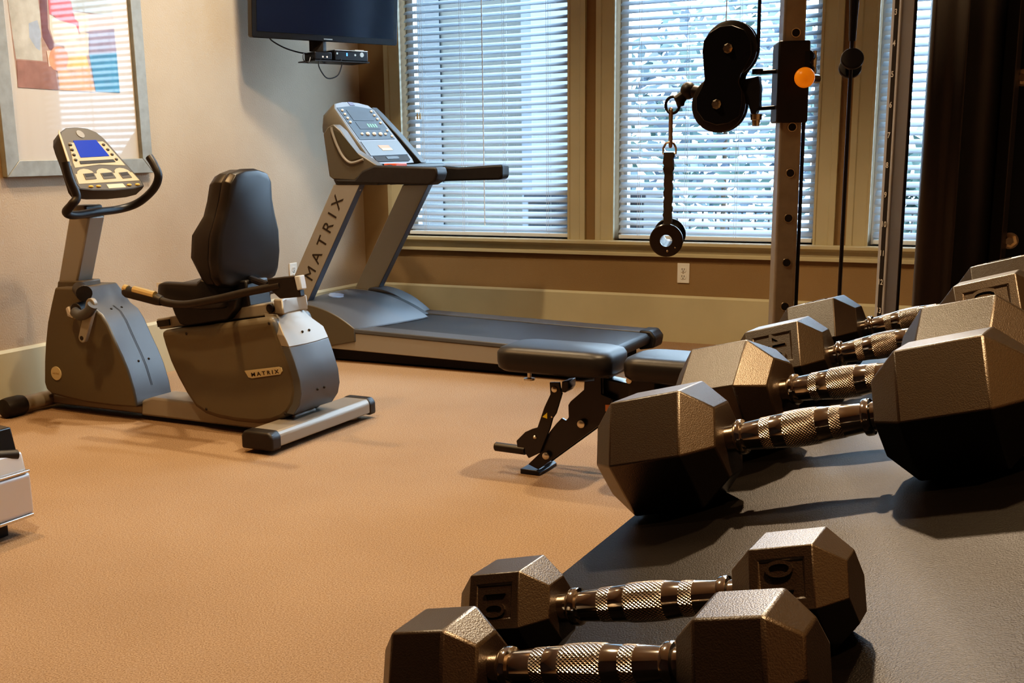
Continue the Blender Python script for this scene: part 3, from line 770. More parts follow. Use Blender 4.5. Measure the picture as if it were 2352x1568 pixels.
# ------------------------------------------------------------------ treadmill
ty0, ty1 = -1.33, -.53
tr = thing('treadmill', 'silver treadmill with black belt and lettered uprights, below the windows', 'treadmill', (1.3, -.93, 0))
dz = lambda x: .188 - (x - .8) * .024       # deck slopes a little to the rear
x0, x1 = .47, 2.17
for s, (ya, yb) in ((-1, (ty0, ty0 + .045)), (1, (ty1 - .045, ty1))):
    MB().prism([(x0, .075), (x1, dz(x1) - .105), (x1, dz(x1) - .022), (x0, dz(x0) - .022)], ya, yb, 'XZ').build('side_rail', silver_m, tr, bevel=.004)
for s, (ya, yb) in ((-1, (ty0 - .004, ty0 + .125)), (1, (ty1 - .125, ty1 + .004))):
    MB().prism([(.62, dz(.62) - .024), (2.19, dz(2.19) - .024), (2.19, dz(2.19)), (.62, dz(.62))], ya, yb, 'XZ').build('foot_rail', darkgrey_m, tr, bevel=.005)
bl = MB(); bl.prism([(.60, dz(.60) - .03), (2.17, dz(2.17) - .03), (2.20, dz(2.17) - .018), (2.17, dz(2.17) - .006), (.60, dz(.60) - .006)], ty0 + .127, ty1 - .127, 'XZ')
bl.build('running_belt', mat('belt_rubber', (.030, .030, .032), .5, bump=.2, bscale=500), tr, smooth=0)
for s, yy in ((-1, ty0 + .06), (1, ty1 - .06)):
    MB().prism([(2.14, dz(2.14) - .10), (2.225, dz(2.14) - .085), (2.235, dz(2.14) - .03), (2.205, dz(2.14) + .006), (2.14, dz(2.14) + .006)], yy - .068, yy + .068, 'XZ').build('end_cap', black_m, tr, bevel=.012, seg=3)
MB().cyl((2.175, ty0 + .125, dz(2.175) - .038), (2.175, ty1 - .125, dz(2.175) - .038), .032, n=20).build('end_roller', black_m, tr)
MB().prism([(.56, .012), (2.10, .012), (2.10, .09), (.56, .10)], ty0 + .05, ty1 - .05, 'XZ').build('underframe', slot_m, tr)
for s, yy in ((-1, ty0 + .03), (1, ty1 - .03)):
    MB().cyl((.585, yy - .018, .026), (.585, yy + .018, .026), .026, n=18).build('transport_wheel', black_m, tr)
    MB().box(.565, .61, yy - .024, yy + .024, .026, .085).build('wheel_bracket', steel_m, tr, bevel=.003)
    MB().cyl((2.02, yy + .05 * -s, 0), (2.02, yy + .05 * -s, .06), .03, .022, n=16).build('stabilizer_bar', black_m, tr)
# motor hood: near lobe, sunk middle, far lobe
def hood(xa_, xb_, za_, zb_, ya, yb, sag=0):
    rows = []
    n = 12
    for k in range(n + 1):
        f = k / n; x = xa_ + (xb_ - xa_) * f
        z = zb_ + (za_ - zb_) * (1 - f ** 2.1)
        rows.append((x, z))
    return [(xa_ - .03, .07)] + [(xa_ - .035, za_ - .05)] + rows + [(xb_, .12), (xa_ + .1, .07)]
hr_ = []
for yy, xe_, zt_ in ((ty0 - .008, .80, .305), (-1.31, .815, .318), (-1.15, .86, .330), (-.98, .90, .336), (-.85, .925, .334), (-.78, .93, .322)):
    hr_.append([(x, yy, z) for x, z in hood(.45, xe_, zt_, dz(xe_) + .002, 0, 0)])
h = MB().loft(hr_).build('motor_hood', [darkgrey_m, taupe_m], tr, bevel=.004, smooth=40)
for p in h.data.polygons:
    if p.normal.y < -.9: p.material_index = 1  # browner side against bluer top: window glare put into the colours
MB().prism(hood(.45, .86, .300, dz(.86) - .002, 0, 0), -.78, -.66, 'XZ').build('hood_channel', black_m, tr, smooth=40)
MB().prism(hood(.45, .80, .318, dz(.80) - .004, 0, 0), -.66, ty1 + .008, 'XZ').build('hood_cover', darkgrey_m, tr, bevel=.01, seg=3)
bd = MB(); c = P(775, 679, z=.325)
for k in range(1): bd.lathe([(-.012, .050), (.004, .050), (.008, .044), (.0085, .02)], (0, 0, 0), (0, 0, 1), 28)
for v in bd.bm.verts: v.co = Vector((v.co.x * .9 + c.x, v.co.y * 1.15 + c.y, v.co.z + .322 - (v.co.x) * .20))
bd.build('hood_badge', mat('bright_badge', (.55, .66, .85), .25, metal=.4), tr)
# uprights
UP = []
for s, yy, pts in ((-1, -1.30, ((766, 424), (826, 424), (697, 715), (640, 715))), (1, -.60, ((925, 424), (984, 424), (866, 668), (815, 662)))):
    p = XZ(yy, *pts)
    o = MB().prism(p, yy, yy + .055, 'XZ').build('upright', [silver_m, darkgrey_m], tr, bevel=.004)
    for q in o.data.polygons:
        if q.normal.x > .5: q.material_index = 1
    UP.append((o, p, yy))
o, p, yy = UP[0]
lt = MB(); a = P(709, 641, y=yy); c = P(780, 453, y=yy); d = (c - a)
L_ = d.length; d.normalize()
text_bm(lt, 'M A T R I X', .082, basis((a + c) / 2 + Vector((0, -.001, 0)), d, Vector((-d.z, 0, d.x))), .0006, 0)
w0 = max((Vector((v.co.x, v.co.y, v.co.z)) - (a + c) / 2).dot(d) for v in lt.bm.verts) * 2
mid = (a + c) / 2
for v in lt.bm.verts:
    r = v.co - mid; al = r.dot(d); v.co = mid + (r - d * al) + d * al * (L_ * 1.02 / w0)
lt.build('lettering', letter_m, o)
MB().ball((P(826, 436, y=-1.27).x, -1.27, P(826, 436, y=-1.30).z), .008, n=8).build('bolt', steel_m, o)
# console: side wings, screen housing, front bar and arms
for s, y0, y1 in ((-1, -1.30, -1.235), (1, -.64, -.575)):
    def W2(*pts): return XZ(-1.30, *pts)
    if s == 1:
        MB().prism(XZ(-.70, (852, 246), (868, 261), (912, 308), (968, 374), (935, 377), (915, 330)), -.70, -.64, 'XZ').build('console_wing', black_m, tr, bevel=.004)
        continue
    outer = W2((742, 308), (752, 292), (765, 285), (782, 300), (812, 345), (845, 366), (866, 380), (835, 395), (815, 415), (765, 412), (756, 405))
    wg = MB().prism(outer, y0, y1, 'XZ').build('console_wing', taupe_m, tr, bevel=.006)
    if s == -1:
        lp = MB(); lp.tube(bez([Vector((x, y0 - .002, z)) for x, z in W2((762, 292), (764, 305), (775, 335), (790, 362), (808, 374), (835, 366))], 6), .007, 8)
        lp.build('wing_trim', silver_m, wg)
        lp = MB(); lp.prism(W2((766, 298), (784, 306), (830, 362), (808, 368), (795, 358), (778, 328)), y0 - .002, y0 + .004, 'XZ'); lp.build('wing_recess', mat('olive_recess', (.055, .048, .03), .5), wg)
def tp(f, g, d=0):
    """screen housing: f -1 near .. 1 far, g 0 top .. 1 bottom"""
    top, bot = Vector((.585, -.95, 1.347)), Vector((.845, -.95, 1.040))
    dn = (bot - top).normalized(); nn = Vector((-dn.z, 0, dn.x))
    p = top.lerp(bot, g); return Vector((p.x, p.y + f * .19, p.z)) - nn * d
def tpoly(pts, d): return [tp(x, y, d) for x, y in pts]
ol = [(-.95, .06), (-.8, -.02), (-.4, -.055), (0, -.065), (.4, -.055), (.8, -.02), (.95, .06), (1.0, .5), (1.04, .93), (.98, 1.0), (0, 1.02), (-.98, 1.0), (-1.04, .93), (-1.0, .5)]
hs = MB().loft([tpoly([(x * .85, .5 + (y - .5) * .9) for x, y in ol], .16), tpoly([(x * 1.12, y) for x, y in ol], .09), tpoly([(x * 1.12, y) for x, y in ol], .014), tpoly([(x * 1.06, y) for x, y in ol], .0)]).build('console_housing', taupe_m, tr, smooth=40)
def tpan(name, pts, d, m, par=hs):
    q = MB(); q.loft([tpoly(pts, d + .004), tpoly(pts, d)]); return q.build(name, m, par)
tpan('screen_bezel', ol, -.001, mat('pale_bezel', (.13, .15, .19), .4))
tpan('screen', [(-.90, .05), (0, .005), (.90, .05), (.93, .585), (-.93, .60)], -.003, mat('dark_glass', (.022, .03, .042), .4, spec=.2))
tpan('info_window', [(-.52, .085), (.50, .085), (.52, .265), (-.54, .27)], -.0045, mat('dim_lcd', (.035, .045, .06), .45, spec=.2))
lw_ = tpan('readout_window', [(-.52, .295), (.52, .29), (.54, .41), (-.52, .42)], -.0045, mat('dim_lcd', (.035, .045, .06), .45, spec=.2))
gq = MB()
for k in range(4):
    g0 = tpoly([(-.02 + k * .13, .325), (.06 + k * .13, .325), (.06 + k * .13, .385), (-.02 + k * .13, .385)], -.0055)
    gq.loft([[q - Vector((0, 0, .0005)) for q in g0], g0])
gq.build('readout', mat('green_led', (.06, .18, .10), .4, emit=(.15, .5, .25), estr=.35), hs)
wb = MB()
for s in (-1, 1):
    for k in range(4): wb.ball(tp(s * (.74 + .012 * k), .10 + .068 * k, -.004), .0085, (1, 1, 1), n=8)
for k, f_ in enumerate((-.62, -.33, 0, .33, .60)): wb.ball(tp(f_, .505, -.003), (.010, .014, .014, .014, .010)[k], (.9, 1, .9), n=10)
wb.ball(tp(.84, .44, -.003), .008, n=8); wb.ball(tp(.87, .54, -.003), .009, n=8)
build_each(wb, 'button', white_m, hs)
tpan('control_panel', [(-.96, .63), (.97, .615), (1.0, .86), (-.98, .875)], -.004, mat('slate_panel', (.075, .09, .11), .4))
st_ = tpan('warning_sticker', [(-.25, .70), (.30, .70), (.32, .745), (-.24, .75)], -.0055, mat('orange_sticker', (.65, .28, .12), .5))
tpan('caution_strip', [(-.2, .75), (.34, .745), (.36, .785), (-.18, .79)], -.0055, mat('cream_sticker', (.75, .62, .35), .5))
tpan('tray_slot', [(-.90, .885), (.96, .87), (.93, .955), (.80, .975), (-.78, .975), (-.88, .96)], -.004, slot_m)
tpan('speed_module', [(-.28, .895), (.36, .89), (.36, .935), (-.26, .94)], -.006, black_m)
tpan('badge', [(-.13, -.062), (.10, -.062), (.12, -.005), (-.12, -.002)], -.003, mat('navy_badge', (.05, .03, .10), .4))
# front body and arms
fb = XZ(-1.30, (832, 392), (860, 380), (1002, 384), (1006, 398), (1000, 416), (985, 425), (780, 421), (765, 412), (815, 412))
MB().prism(fb, -1.305, -1.20, 'XZ').build('handle_arm', black_m, tr, bevel=.016, seg=3)
zc = P(900, 400, y=-1.30).z
MB().prism(XZ(-1.30, (806, 388), (872, 378), (880, 424), (770, 421)), -1.20, -.62, 'XZ').build('cross_bar', black_m, tr, bevel=.016, seg=3)
cbar = XZ(-.60, (905, 378), (1000, 378), (1065, 384), (1164, 377), (1166, 384), (1166, 405), (1160, 412), (1080, 414), (1005, 416), (905, 424))
MB().prism(cbar, -.665, -.575, 'XZ').build('handle_arm', black_m, tr, bevel=.014, seg=3)
MB().prism(XZ(-1.30, (766, 412), (870, 414), (868, 425), (772, 424)), -1.302, -.58, 'XZ').build('console_base', black_m, tr, bevel=.003)
rc_ = P(908, 376, y=-1.12)
MB().box(rc_.x - .04, rc_.x + .035, -1.17, -1.06, rc_.z - .014, rc_.z + .002).build('safety_clip', red_m, tr, bevel=.004)

# ------------------------------------------------------------------ weight bench
byn, byf = -2.99, -2.755
bn = thing('weight_bench', 'black adjustable weight bench with padded seat on slanted steel legs', 'weight bench', (2.75, -2.87, 0))
def pad(x0, x1, y0, y1, zb, zt, name, r=.06):
    m = MB(); cx_, cy_ = (x0 + x1) / 2, (y0 + y1) / 2
    rows = []
    for z, ins in ((zb, .014), (zb + .010, .003), (zb + .03, 0), (zt - .022, 0), (zt - .008, .008), (zt, .030)):
        rows.append([(cx_ + a, cy_ + b_, z) for a, b_ in rrect(x1 - x0 - 2 * ins, y1 - y0 - 2 * ins, r, 6)])
    return m.loft(rows).build(name, pad_m, bn, smooth=50)
zt = .462
sp = pad(2.475, 2.885, byn, byf, zt - .082, zt, 'seat_pad')
sm = MB(); xs0 = 2.868
sm.tube(bez([(xs0 - .03, byn + .012, zt - .03), (xs0, byn + .05, zt - .035), (xs0 + .008, byn + .11, zt - .04)], 5), .002, 6); sm.build('seat_seam', slot_m, sp)
pad(2.925, 3.46, byn, byf, zt - .082, zt - .006, 'backrest_pad')
MB().box(2.98, 3.42, -2.85, -2.765, zt - .135, zt - .082).build('pad_beam', frame_m, bn, bevel=.004)
MB().box(2.53, 2.86, -2.90, -2.74, zt - .095, zt - .080).build('seat_plate', frame_m, bn, bevel=.002)
yp = -2.86
main = [(1365, 846), (1372, 842), (1380, 848), (1381, 905), (1404, 915), (1404, 955), (1390, 966), (1236, 1078), (1213, 1066), (1240, 1040), (1250, 1012), (1262, 992), (1278, 972), (1290, 960), (1300, 966), (1306, 958), (1305, 930), (1310, 922), (1341, 895), (1342, 876), (1365, 874)]
for dy, nm in ((0, 'leg_plate'), (.115, 'leg_plate')):
    MB().prism(XZ(yp, *main), yp + dy, yp + dy + .012, 'XZ').build(nm, frame_m, bn, bevel=.0015)
foot = P(1215, 1080, y=yp)
MB().prism([(foot.x - .028, 0), (foot.x + .045, 0), (foot.x + .045, .010), (foot.x + .035, .018), (foot.x - .028, .018)], -2.872, -2.725, 'XZ').build('foot_plate', frame_m, bn, bevel=.002)
strut = [(1262, 878), (1284, 878), (1286, 890), (1290, 905), (1276, 950), (1268, 962), (1262, 985), (1240, 1040), (1214, 1052), (1206, 1040), (1188, 1028), (1186, 1012), (1206, 992), (1222, 985), (1234, 982), (1250, 935), (1264, 905)]
MB().prism(XZ(yp - .014, *strut), yp - .014, yp - .002, 'XZ').build('adjust_strut', frame_m, bn, bevel=.0015)
MB().prism(XZ(yp - .014, (1290, 876), (1306, 874), (1305, 892), (1298, 902), (1289, 900)), yp - .014, yp + .05, 'XZ').build('strut_hook', frame_m, bn, bevel=.003)
a, c = P(1138, 1024, y=yp), P(1196, 1032, y=yp)
MB().tube([(a.x, yp - .004, a.z), (a.x + .004, yp - .004, a.z), (c.x + .02, yp - .004, c.z)], [.012, .016, .016], 14).build('adjust_handle', black_m, bn)
bt = MB()
for u, v, r in ((1273, 894, .011), (1334, 974, .014), (1253, 1047, .013), (1228, 1004, .007), (1268, 957, .005)):
    q = P(u, v, y=yp - .016); bt.lathe([(0, r), (.005, r * .95), (.008, r * .5)], (q.x, yp - .012, q.z), (0, -1, 0), 14)
q = P(1446, 873, y=-2.91); bt.lathe([(0, .012), (.008, .010)], (q.x, -2.91, q.z), (0, -1, 0), 14)
build_each(bt, 'bolt', steel_m, bn)
MB().box(2.93, 3.02, -2.91, -2.765, zt - .19, zt - .082).build('pivot_block', frame_m, bn, bevel=.003)
MB().prism(XZ(yp, (1250, 955), (1261, 945), (1261, 959)), yp - .0155, yp - .0135, 'XZ').build('warning_sticker', yellow_m, bn, smooth=0)
MB().prism(XZ(yp, (1391, 929), (1404, 929), (1404, 944), (1391, 944)), yp - .003, yp + .001, 'XZ').build('orange_sticker', mat('orange_sticker', (.65, .28, .12), .5), bn, smooth=0)
# slanting main beam that runs back to the rear foot, under the pads
a = P(1385, 895, y=-2.87)
MB().prism([(a.x - .02, a.z + .03), (a.x + .10, a.z + .015), (3.36, .13), (3.34, .075), (a.x + .08, a.z - .05), (a.x - .02, a.z - .04)], -2.825, -2.765, 'XZ').build('main_beam', frame_m, bn, bevel=.004)
MB().box(3.32, 3.40, -3.10, -2.64, 0, .10).build('stabilizer_bar', frame_m, bn, bevel=.006)
MB().box(3.18, 3.24, -2.825, -2.765, .17, zt - .12).build('pad_support', frame_m, bn, bevel=.003)
q = P(1216, 872, y=-2.87)
MB().lathe([(0, .020), (.006, .020), (.008, .007), (.03, .007)], (q.x, -2.87, q.z), (0, 0, 1), 12).build('knob', steel_m, bn)

# ------------------------------------------------------------------ machine end at the left edge of the view
em = thing('exercise_machine', 'silver exercise machine end with black top and black handle, at the left edge', 'exercise machine', (1.2, -4.35, 0))
xe, ye = 1.49, -4.05
MB().prism([(xe - .55, .045), (xe - .03, .045), (xe, .07), (xe, .185), (xe - .012, .195), (xe - .55, .195)], ye - .62, ye, 'XZ').build('housing', mat('machine_silver', (.52, .48, .46), .35, metal=.35), em, bevel=.010, seg=3)
MB().prism([(xe - .55, .195), (xe - .010, .195), (xe - .022, .252), (xe - .55, .262)], ye - .62, ye - .005, 'XZ').build('housing_cap', mat('machine_silver_light', (.60, .60, .62), .35, metal=.3), em, bevel=.006)
MB().box(xe - .02, xe + .004, ye - .61, ye - .004, .192, .200).build('trim_strip', chrome_m, em, bevel=.002)
MB().box(xe - .03, xe + .002, ye - .61, ye - .004, .056, .066).build('trim_strip', chrome_m, em, bevel=.002)
MB().box(xe - .5, xe - .06, ye - .58, ye - .05, .0, .045).build('base', black_m, em, bevel=.004)
MB().prism([(xe - .40, .255), (xe - .035, .255), (xe - .050, .325), (xe - .40, .345)], ye - .60, ye - .012, 'XZ').build('console', gloss_m, em, bevel=.004)
MB().prism([(xe - .37, .345), (xe - .085, .331), (xe - .085, .334), (xe - .37, .348)], ye - .56, ye - .05, 'XZ').build('console_panel', beige_m, em)
a = P(64, 1036, y=ye + .02)
MB().tube(bez([(a.x, ye - .02, a.z), (a.x - .015, ye - .10, a.z + .012), (a.x - .03, ye - .20, a.z + .02), (a.x - .08, ye - .32, a.z + .02)], 5), .015, 14).build('handle', black_m, em)

# ------------------------------------------------------------------ cable machine (two holed posts, shroud tower, pulley carriage)
cmx = thing('cable_machine', 'cable machine with holed metal posts, black pulley carriage and dark shroud tower', 'cable machine', (3.6, -3.0, 0))
# first post: square tube turned about its axis
y1p = -3.70
e0, e1, e2 = P(1766, 480, y=y1p), P(1784, 480, y=y1p - .012), P(1828, 480, y=y1p + .006)
pA = Vector((e1.x, e1.y, 0)); pB = Vector((e2.x, e2.y, 0))
ang = math.radians(22)
ux = Vector((math.cos(ang), math.sin(ang), 0)); uy = Vector((-math.sin(ang), math.cos(ang), 0))
wf = .0475; dp = .070
HT = 2.25
def post(corner, ux, uy, wf, dp, name):
    c = [corner, corner + ux * wf, corner + ux * wf + uy * dp, corner + uy * dp]
    o = MB().prism([(q.x, q.y) for q in c], .06, HT, 'XY').build(name, post_m, cmx, bevel=.006, seg=3)
    return o
p1 = post(pA, ux, uy, wf, dp, 'post')
hl = MB(); hb_ = MB()
zs_ = [P(1819, 75, y=y1p).z, P(1811, 292, y=y1p).z]
zv = [P(u, v, y=y1p).z for u, v in ((1819, 75), (1811, 292), (1806, 397), (1803, 500), (1800, 602), (1796, 703))]
sp_ = (zv[1] - zv[5]) / 4
k = -1
zz = zv[5] - 5 * sp_
while zz < HT - .1:
    c = pA + ux * (wf * .56) + Vector((0, 0, zz)); nrm = -uy
    hl.cyl(c + nrm * .0012, c - nrm * .004, .0078, n=16)
    hb_.ring(c + nrm * .0004, nrm, .0092, .0012, 18, 6)
    zz += sp_
build_each(hl, 'adjustment_hole', slot_m, p1); build_each(hb_, 'hole_rim', steel_m, p1)
# second post with the number scale
t2 = 3.8
b0, b1, b2 = P(2035, 300, t=t2), P(2055, 300, t=t2 - .03), P(2077, 300, t=t2)
ang2 = math.radians(48)
vx = Vector((math.cos(ang2), math.sin(ang2), 0)); vy = Vector((-math.sin(ang2), math.cos(ang2), 0))
qA = Vector((b1.x, b1.y, 0))
p2 = post(qA, vx, vy, .055, .052, 'post'); p2.data.materials[0] = mat('brightened_post_paint', (.50, .51, .53), .35, metal=.25)  # lighter copy of the post paint, making up for missing light
ns = MB(); nrm = -vx
cpos = qA + vy * .024
rows = [[cpos + vy * dy + nrm * .0012 + Vector((0, 0, z)) for z in (.2, HT - .02)] for dy in (-.0095, .0095)]
ns.sheet(rows)
zl = P(2058, 35, t=t2).z; zstep = (zl - P(2018, 725, t=t2).z) / 10
for k in range(11):
    text_bm(ns, str(3 + k), .026, basis(cpos + nrm * .0026 + Vector((0, 0, zl - k * zstep)), -vy, (0, 0, 1)), .0005, 1, bold=.0006)
ns.build('number_scale', [slot_m, white_m], p2, smooth=0)
# base and head beams joining the posts and the tower
MB().box(3.50, 3.60, -3.85, -2.05, 0, .06).build('base_beam', frame_m, cmx, bevel=.006)
MB().box(3.50, 3.60, -3.80, -2.05, HT, HT + .08).build('head_beam', frame_m, cmx, bevel=.006)
for yy in (-3.72, -2.15):
    MB().box(3.30, 4.0, yy - .04, yy + .04, 0, .055).build('base_foot', frame_m, cmx, bevel=.006)
MB().box(3.60, 4.50, -2.90, -2.80, 0, .06).build('base_beam', frame_m, cmx, bevel=.006)
MB().box(3.60, 4.50, -2.90, -2.80, HT, HT + .08).build('head_beam', frame_m, cmx, bevel=.006)
# shroud tower: thin moulded sheet with soft folds, and a flat guard beside it
def plan(u, t): q = P(u, 420, t=t); return Vector((q.x, q.y, 0))
pl = [plan(2112, 3.10), plan(2113, 3.02), plan(2119, 2.975), plan(2150, 2.955), plan(2175, 2.95), plan(2198, 2.935), plan(2204, 2.945), plan(2230, 2.985), plan(2262, 3.005), plan(2285, 3.04)]
pl = bez(pl, 5)
sh = MB(); sh.sheet([[p + Vector((0, 0, .06)) for p in pl], [p + Vector((0, 0, HT)) for p in pl]])
so = sh.build('shroud', mat('shroud_plastic', (.032, .029, .027), .42, bump=.05, bscale=8), cmx, smooth=40)
md = so.modifiers.new('Solidify', 'SOLIDIFY'); md.thickness = .006
g0, g1, g2 = plan(2283, 3.02), plan(2312, 2.985), plan(2318, 3.02)
fl = MB(); fl.prism([(p.x, p.y) for p in (g0, g1, g1 + Vector((.01, .035, 0)), g0 + Vector((.0, .035, 0)))], .06, HT, 'XY')
fl.build('frame_strip', mat('strip_paint', (.048, .044, .042), .45), cmx, bevel=.003)
gd = MB(); gd.box(g2.x - .01, 4.62, g2.y, g2.y + .03, .06, HT)
gd.build('guard_panel', frame_m, cmx, bevel=.003)
bo = MB()
for u, v in ((2319, 553), (2350, 178)):
    q = P(u, v, y=g2.y - .004); bo.lathe([(0, .019), (.004, .019), (.006, .012), (.014, .011)], (q.x, g2.y, q.z), (0, -1, 0), 6)
    bo.lathe([(0, .022), (.003, .022)], (q.x, g2.y, q.z), (0, -1, 0), 20)
build_each(bo, 'bolt', steel_m, cmx)
# carriage sleeve on the first post
ctr = pA + ux * wf / 2 + uy * dp / 2
z0c, z1c = P(1805, 282, y=y1p).z, P(1808, 95, y=y1p).z
def sq(e): return [ctr + ux * (sx * (wf / 2 + e)) + uy * (sy * (dp / 2 + e)) for sx, sy in ((-1, -1), (1, -1), (1, 1), (-1, 1))]
cg = MB().prism([(q.x, q.y) for q in sq(.010)], z0c, z1c, 'XY').build('carriage', black_m, cmx, bevel=.004)
kn = P(1848, 178, y=y1p - .045)
kb = MB(); kb.tube([Vector((kn.x + .012, y1p + .02, kn.z)), Vector((kn.x, y1p - .03, kn.z))], .010, 12); kb.build('pull_pin', steel_m, cg)
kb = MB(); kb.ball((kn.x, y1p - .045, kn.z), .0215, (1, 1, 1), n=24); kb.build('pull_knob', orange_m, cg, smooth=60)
rt = MB()
for u, v, r in ((1852, 122, .013), (1862, 130, .012), (1858, 160, .014)):
    q = P(u, v, y=y1p + .02); rt.cyl((q.x, y1p, q.z), (q.x, y1p + .04, q.z), r, n=14)
q = P(1848, 140, y=y1p); rt.box(q.x - .014, q.x + .012, y1p - .004, y1p + .036, q.z - .03, q.z + .02)
rt.build('pin_bracket', black_m, cg)
rt = MB(); q = P(1868, 150, y=y1p + .02); rt.cyl((q.x, y1p + .02, q.z + .03), (q.x, y1p + .02, q.z - .035), .007, n=10)
q2 = P(1862, 124, y=y1p + .02); rt.tube([(q2.x - .02, y1p + .02, q2.z), (q2.x + .014, y1p + .02, q2.z)], .0022, 6)
q2 = P(1862, 183, y=y1p + .02); rt.tube([(q2.x - .02, y1p + .02, q2.z), (q2.x + .02, y1p + .02, q2.z)], .0022, 6)
build_each(rt, 'pin_rod', steel_m, cg)
# pulley swivel: two pulleys between cheek plates
yp_ = y1p - .012
A = P(1680, 113, y=yp_); B = P(1654, 240, y=yp_)
ra_ = (P(1742, 113, y=yp_).x - A.x); rb_ = (P(1716, 240, y=yp_).x - B.x)
for nm, c, r in (('pulley', A, ra_), ('pulley', B, rb_)):
    MB().lathe([(-.017, r * .93), (-.014, r), (-.008, r), (-.003, r * .80), (.003, r * .80), (.008, r), (.014, r), (.017, r * .93)], (c.x, yp_, c.z), (0, 1, 0), 40).build(nm, black_m, cg, smooth=40)
def cheek(y0, y1):
    ol = [(1636, 78), (1660, 62), (1688, 60), (1716, 70), (1732, 96), (1734, 128), (1722, 150), (1708, 172), (1704, 190), (1712, 210), (1712, 240), (1704, 268), (1680, 284), (1652, 288), (1624, 278), (1607, 254), (1606, 226), (1618, 204), (1626, 184), (1624, 160), (1621, 120), (1624, 96)]
    return MB().prism(XZ(yp_, *ol), y0, y1, 'XZ')
for y0, y1 in ((yp_ - .026, yp_ - .020), (yp_ + .020, yp_ + .026)):
    cheek(y0, y1).build('cheek_plate', frame_m, cg, bevel=.002)
bl = MB()
for c in (A, B): bl.lathe([(0, .011), (.004, .011), (.007, .0085), (.012, .006)], (c.x, yp_ - .026, c.z), (0, -1, 0), 8)
build_each(bl, 'axle_bolt', steel_m, cg)
br = MB(); br.prism(XZ(yp_, (1700, 185), (1735, 178), (1745, 175), (1748, 200), (1746, 245), (1738, 262), (1728, 262), (1722, 240), (1705, 235)), yp_ - .012, yp_ + .012, 'XZ')
for u0, u1, v in ((1736, 1792, 167), (1738, 1790, 250)):
    a, c = P(u0, v, y=yp_), P(u1, v - 5, y=yp_); br.tube([(a.x, yp_, a.z), (c.x, yp_ + .02, c.z)], .0045, 8)
q = P(1740, 165, y=yp_); br.cyl((q.x, yp_, q.z - .005), (q.x, yp_, q.z + .006), .012, n=14)
br.build('swivel_bracket', black_m, cg, bevel=.001)
br = MB(); q = P(1737, 262, y=yp_); br.lathe([(0, .013), (.012, .012), (.013, .009), (.026, .008)], (q.x, yp_, q.z), (0, 0, -1), 12); br.build('swivel_pin', steel_m, cg)
# cable stop and eye at the left of the swivel
st = MB(); q = P(1581, 208, y=yp_); st.ball((q.x, yp_, q.z), .0185, (1.0, .9, 1.05), n=16)
q2 = P(1604, 212, y=yp_); st.cyl((q.x, yp_, q.z), (q2.x, yp_, q2.z), .014, n=14)
q3 = P(1560, 236, y=yp_); st.tube([(q.x, yp_, q.z), (q3.x, yp_, q3.z + .008), (q3.x + .004, yp_, q3.z - .008)], [.009, .015, .008], 12)
st.build('cable_stop', black_m, cg)
# cables: one rises beside the swivel, one drops behind the post, one hangs further back
cb = MB(); a = P(1741, 120, y=yp_); cb.cyl((a.x, yp_, a.z), (a.x, yp_, HT), .0040, n=8)
cb.build('cable', cable_m, cmx)
cb = MB(); a = P(1845, 300, y=y1p + .06); cb.cyl((a.x, y1p + .06, .06), (a.x, y1p + .06, a.z + .15), .0042, n=8)
cb.build('cable', cable_m, cmx)
tc = 3.35
a = P(1947, 300, t=tc)
cb = MB(); cb.cyl((a.x, a.y, .10), (a.x, a.y, HT), .0060, n=8); cb.build('cable', cable_m, cmx)
a4 = P(2086, 300, t=3.75)
cb = MB(); cb.cyl((a4.x, a4.y, .06), (a4.x, a4.y, HT), .0052, n=8); cb.build('cable', cable_m, cmx)
for (u, v) in ((1947, 300),):
    MB().box(3.50, a.x + .03, a.y - .02, a.y + .02, HT - .03, HT).build('pulley_arm', frame_m, cmx, bevel=.003)
for zz in (.08,): MB().lathe([(-.012, .05), (-.004, .04), (.004, .04), (.012, .05)], (a.x - .045, a.y, .10), (0, 1, 0), 24).build('pulley', black_m, cmx)
# tapered sleeve and twin-disc stop on the hanging cable
def vz(v): return P(1947, v, t=tc).z
tp_ = MB(); tp_.lathe([(0, .0085), (.02, .015), (.10, .0155), (.17, .012), (.235, .010)], (a.x, a.y, vz(-90)), (0, 0, -1), 14); tp_.build('cable_sleeve', black_m, cmx)
for v, tilt in ((150, 0),):
    c = P(1951, 148, t=tc)
    ax = Vector((.25, -.86, .40)).normalized()
    dsc = MB()
    dsc.lathe([(-.006, .0300), (-.004, .0325), (.004, .0325), (.006, .0300)], Vector((a.x, a.y, c.z)) + ax * .027, ax, 36)
    dsc.lathe([(-.006, .0300), (-.004, .0325), (.004, .0325), (.006, .0300)], Vector((a.x, a.y, c.z)) - ax * .027, ax, 36)
    dsc.cyl(Vector((a.x, a.y, c.z)) + ax * .016, Vector((a.x, a.y, c.z)) - ax * .016, .014, n=20)
    dsc.build('stop_discs', black_m, cmx, bevel=.001)

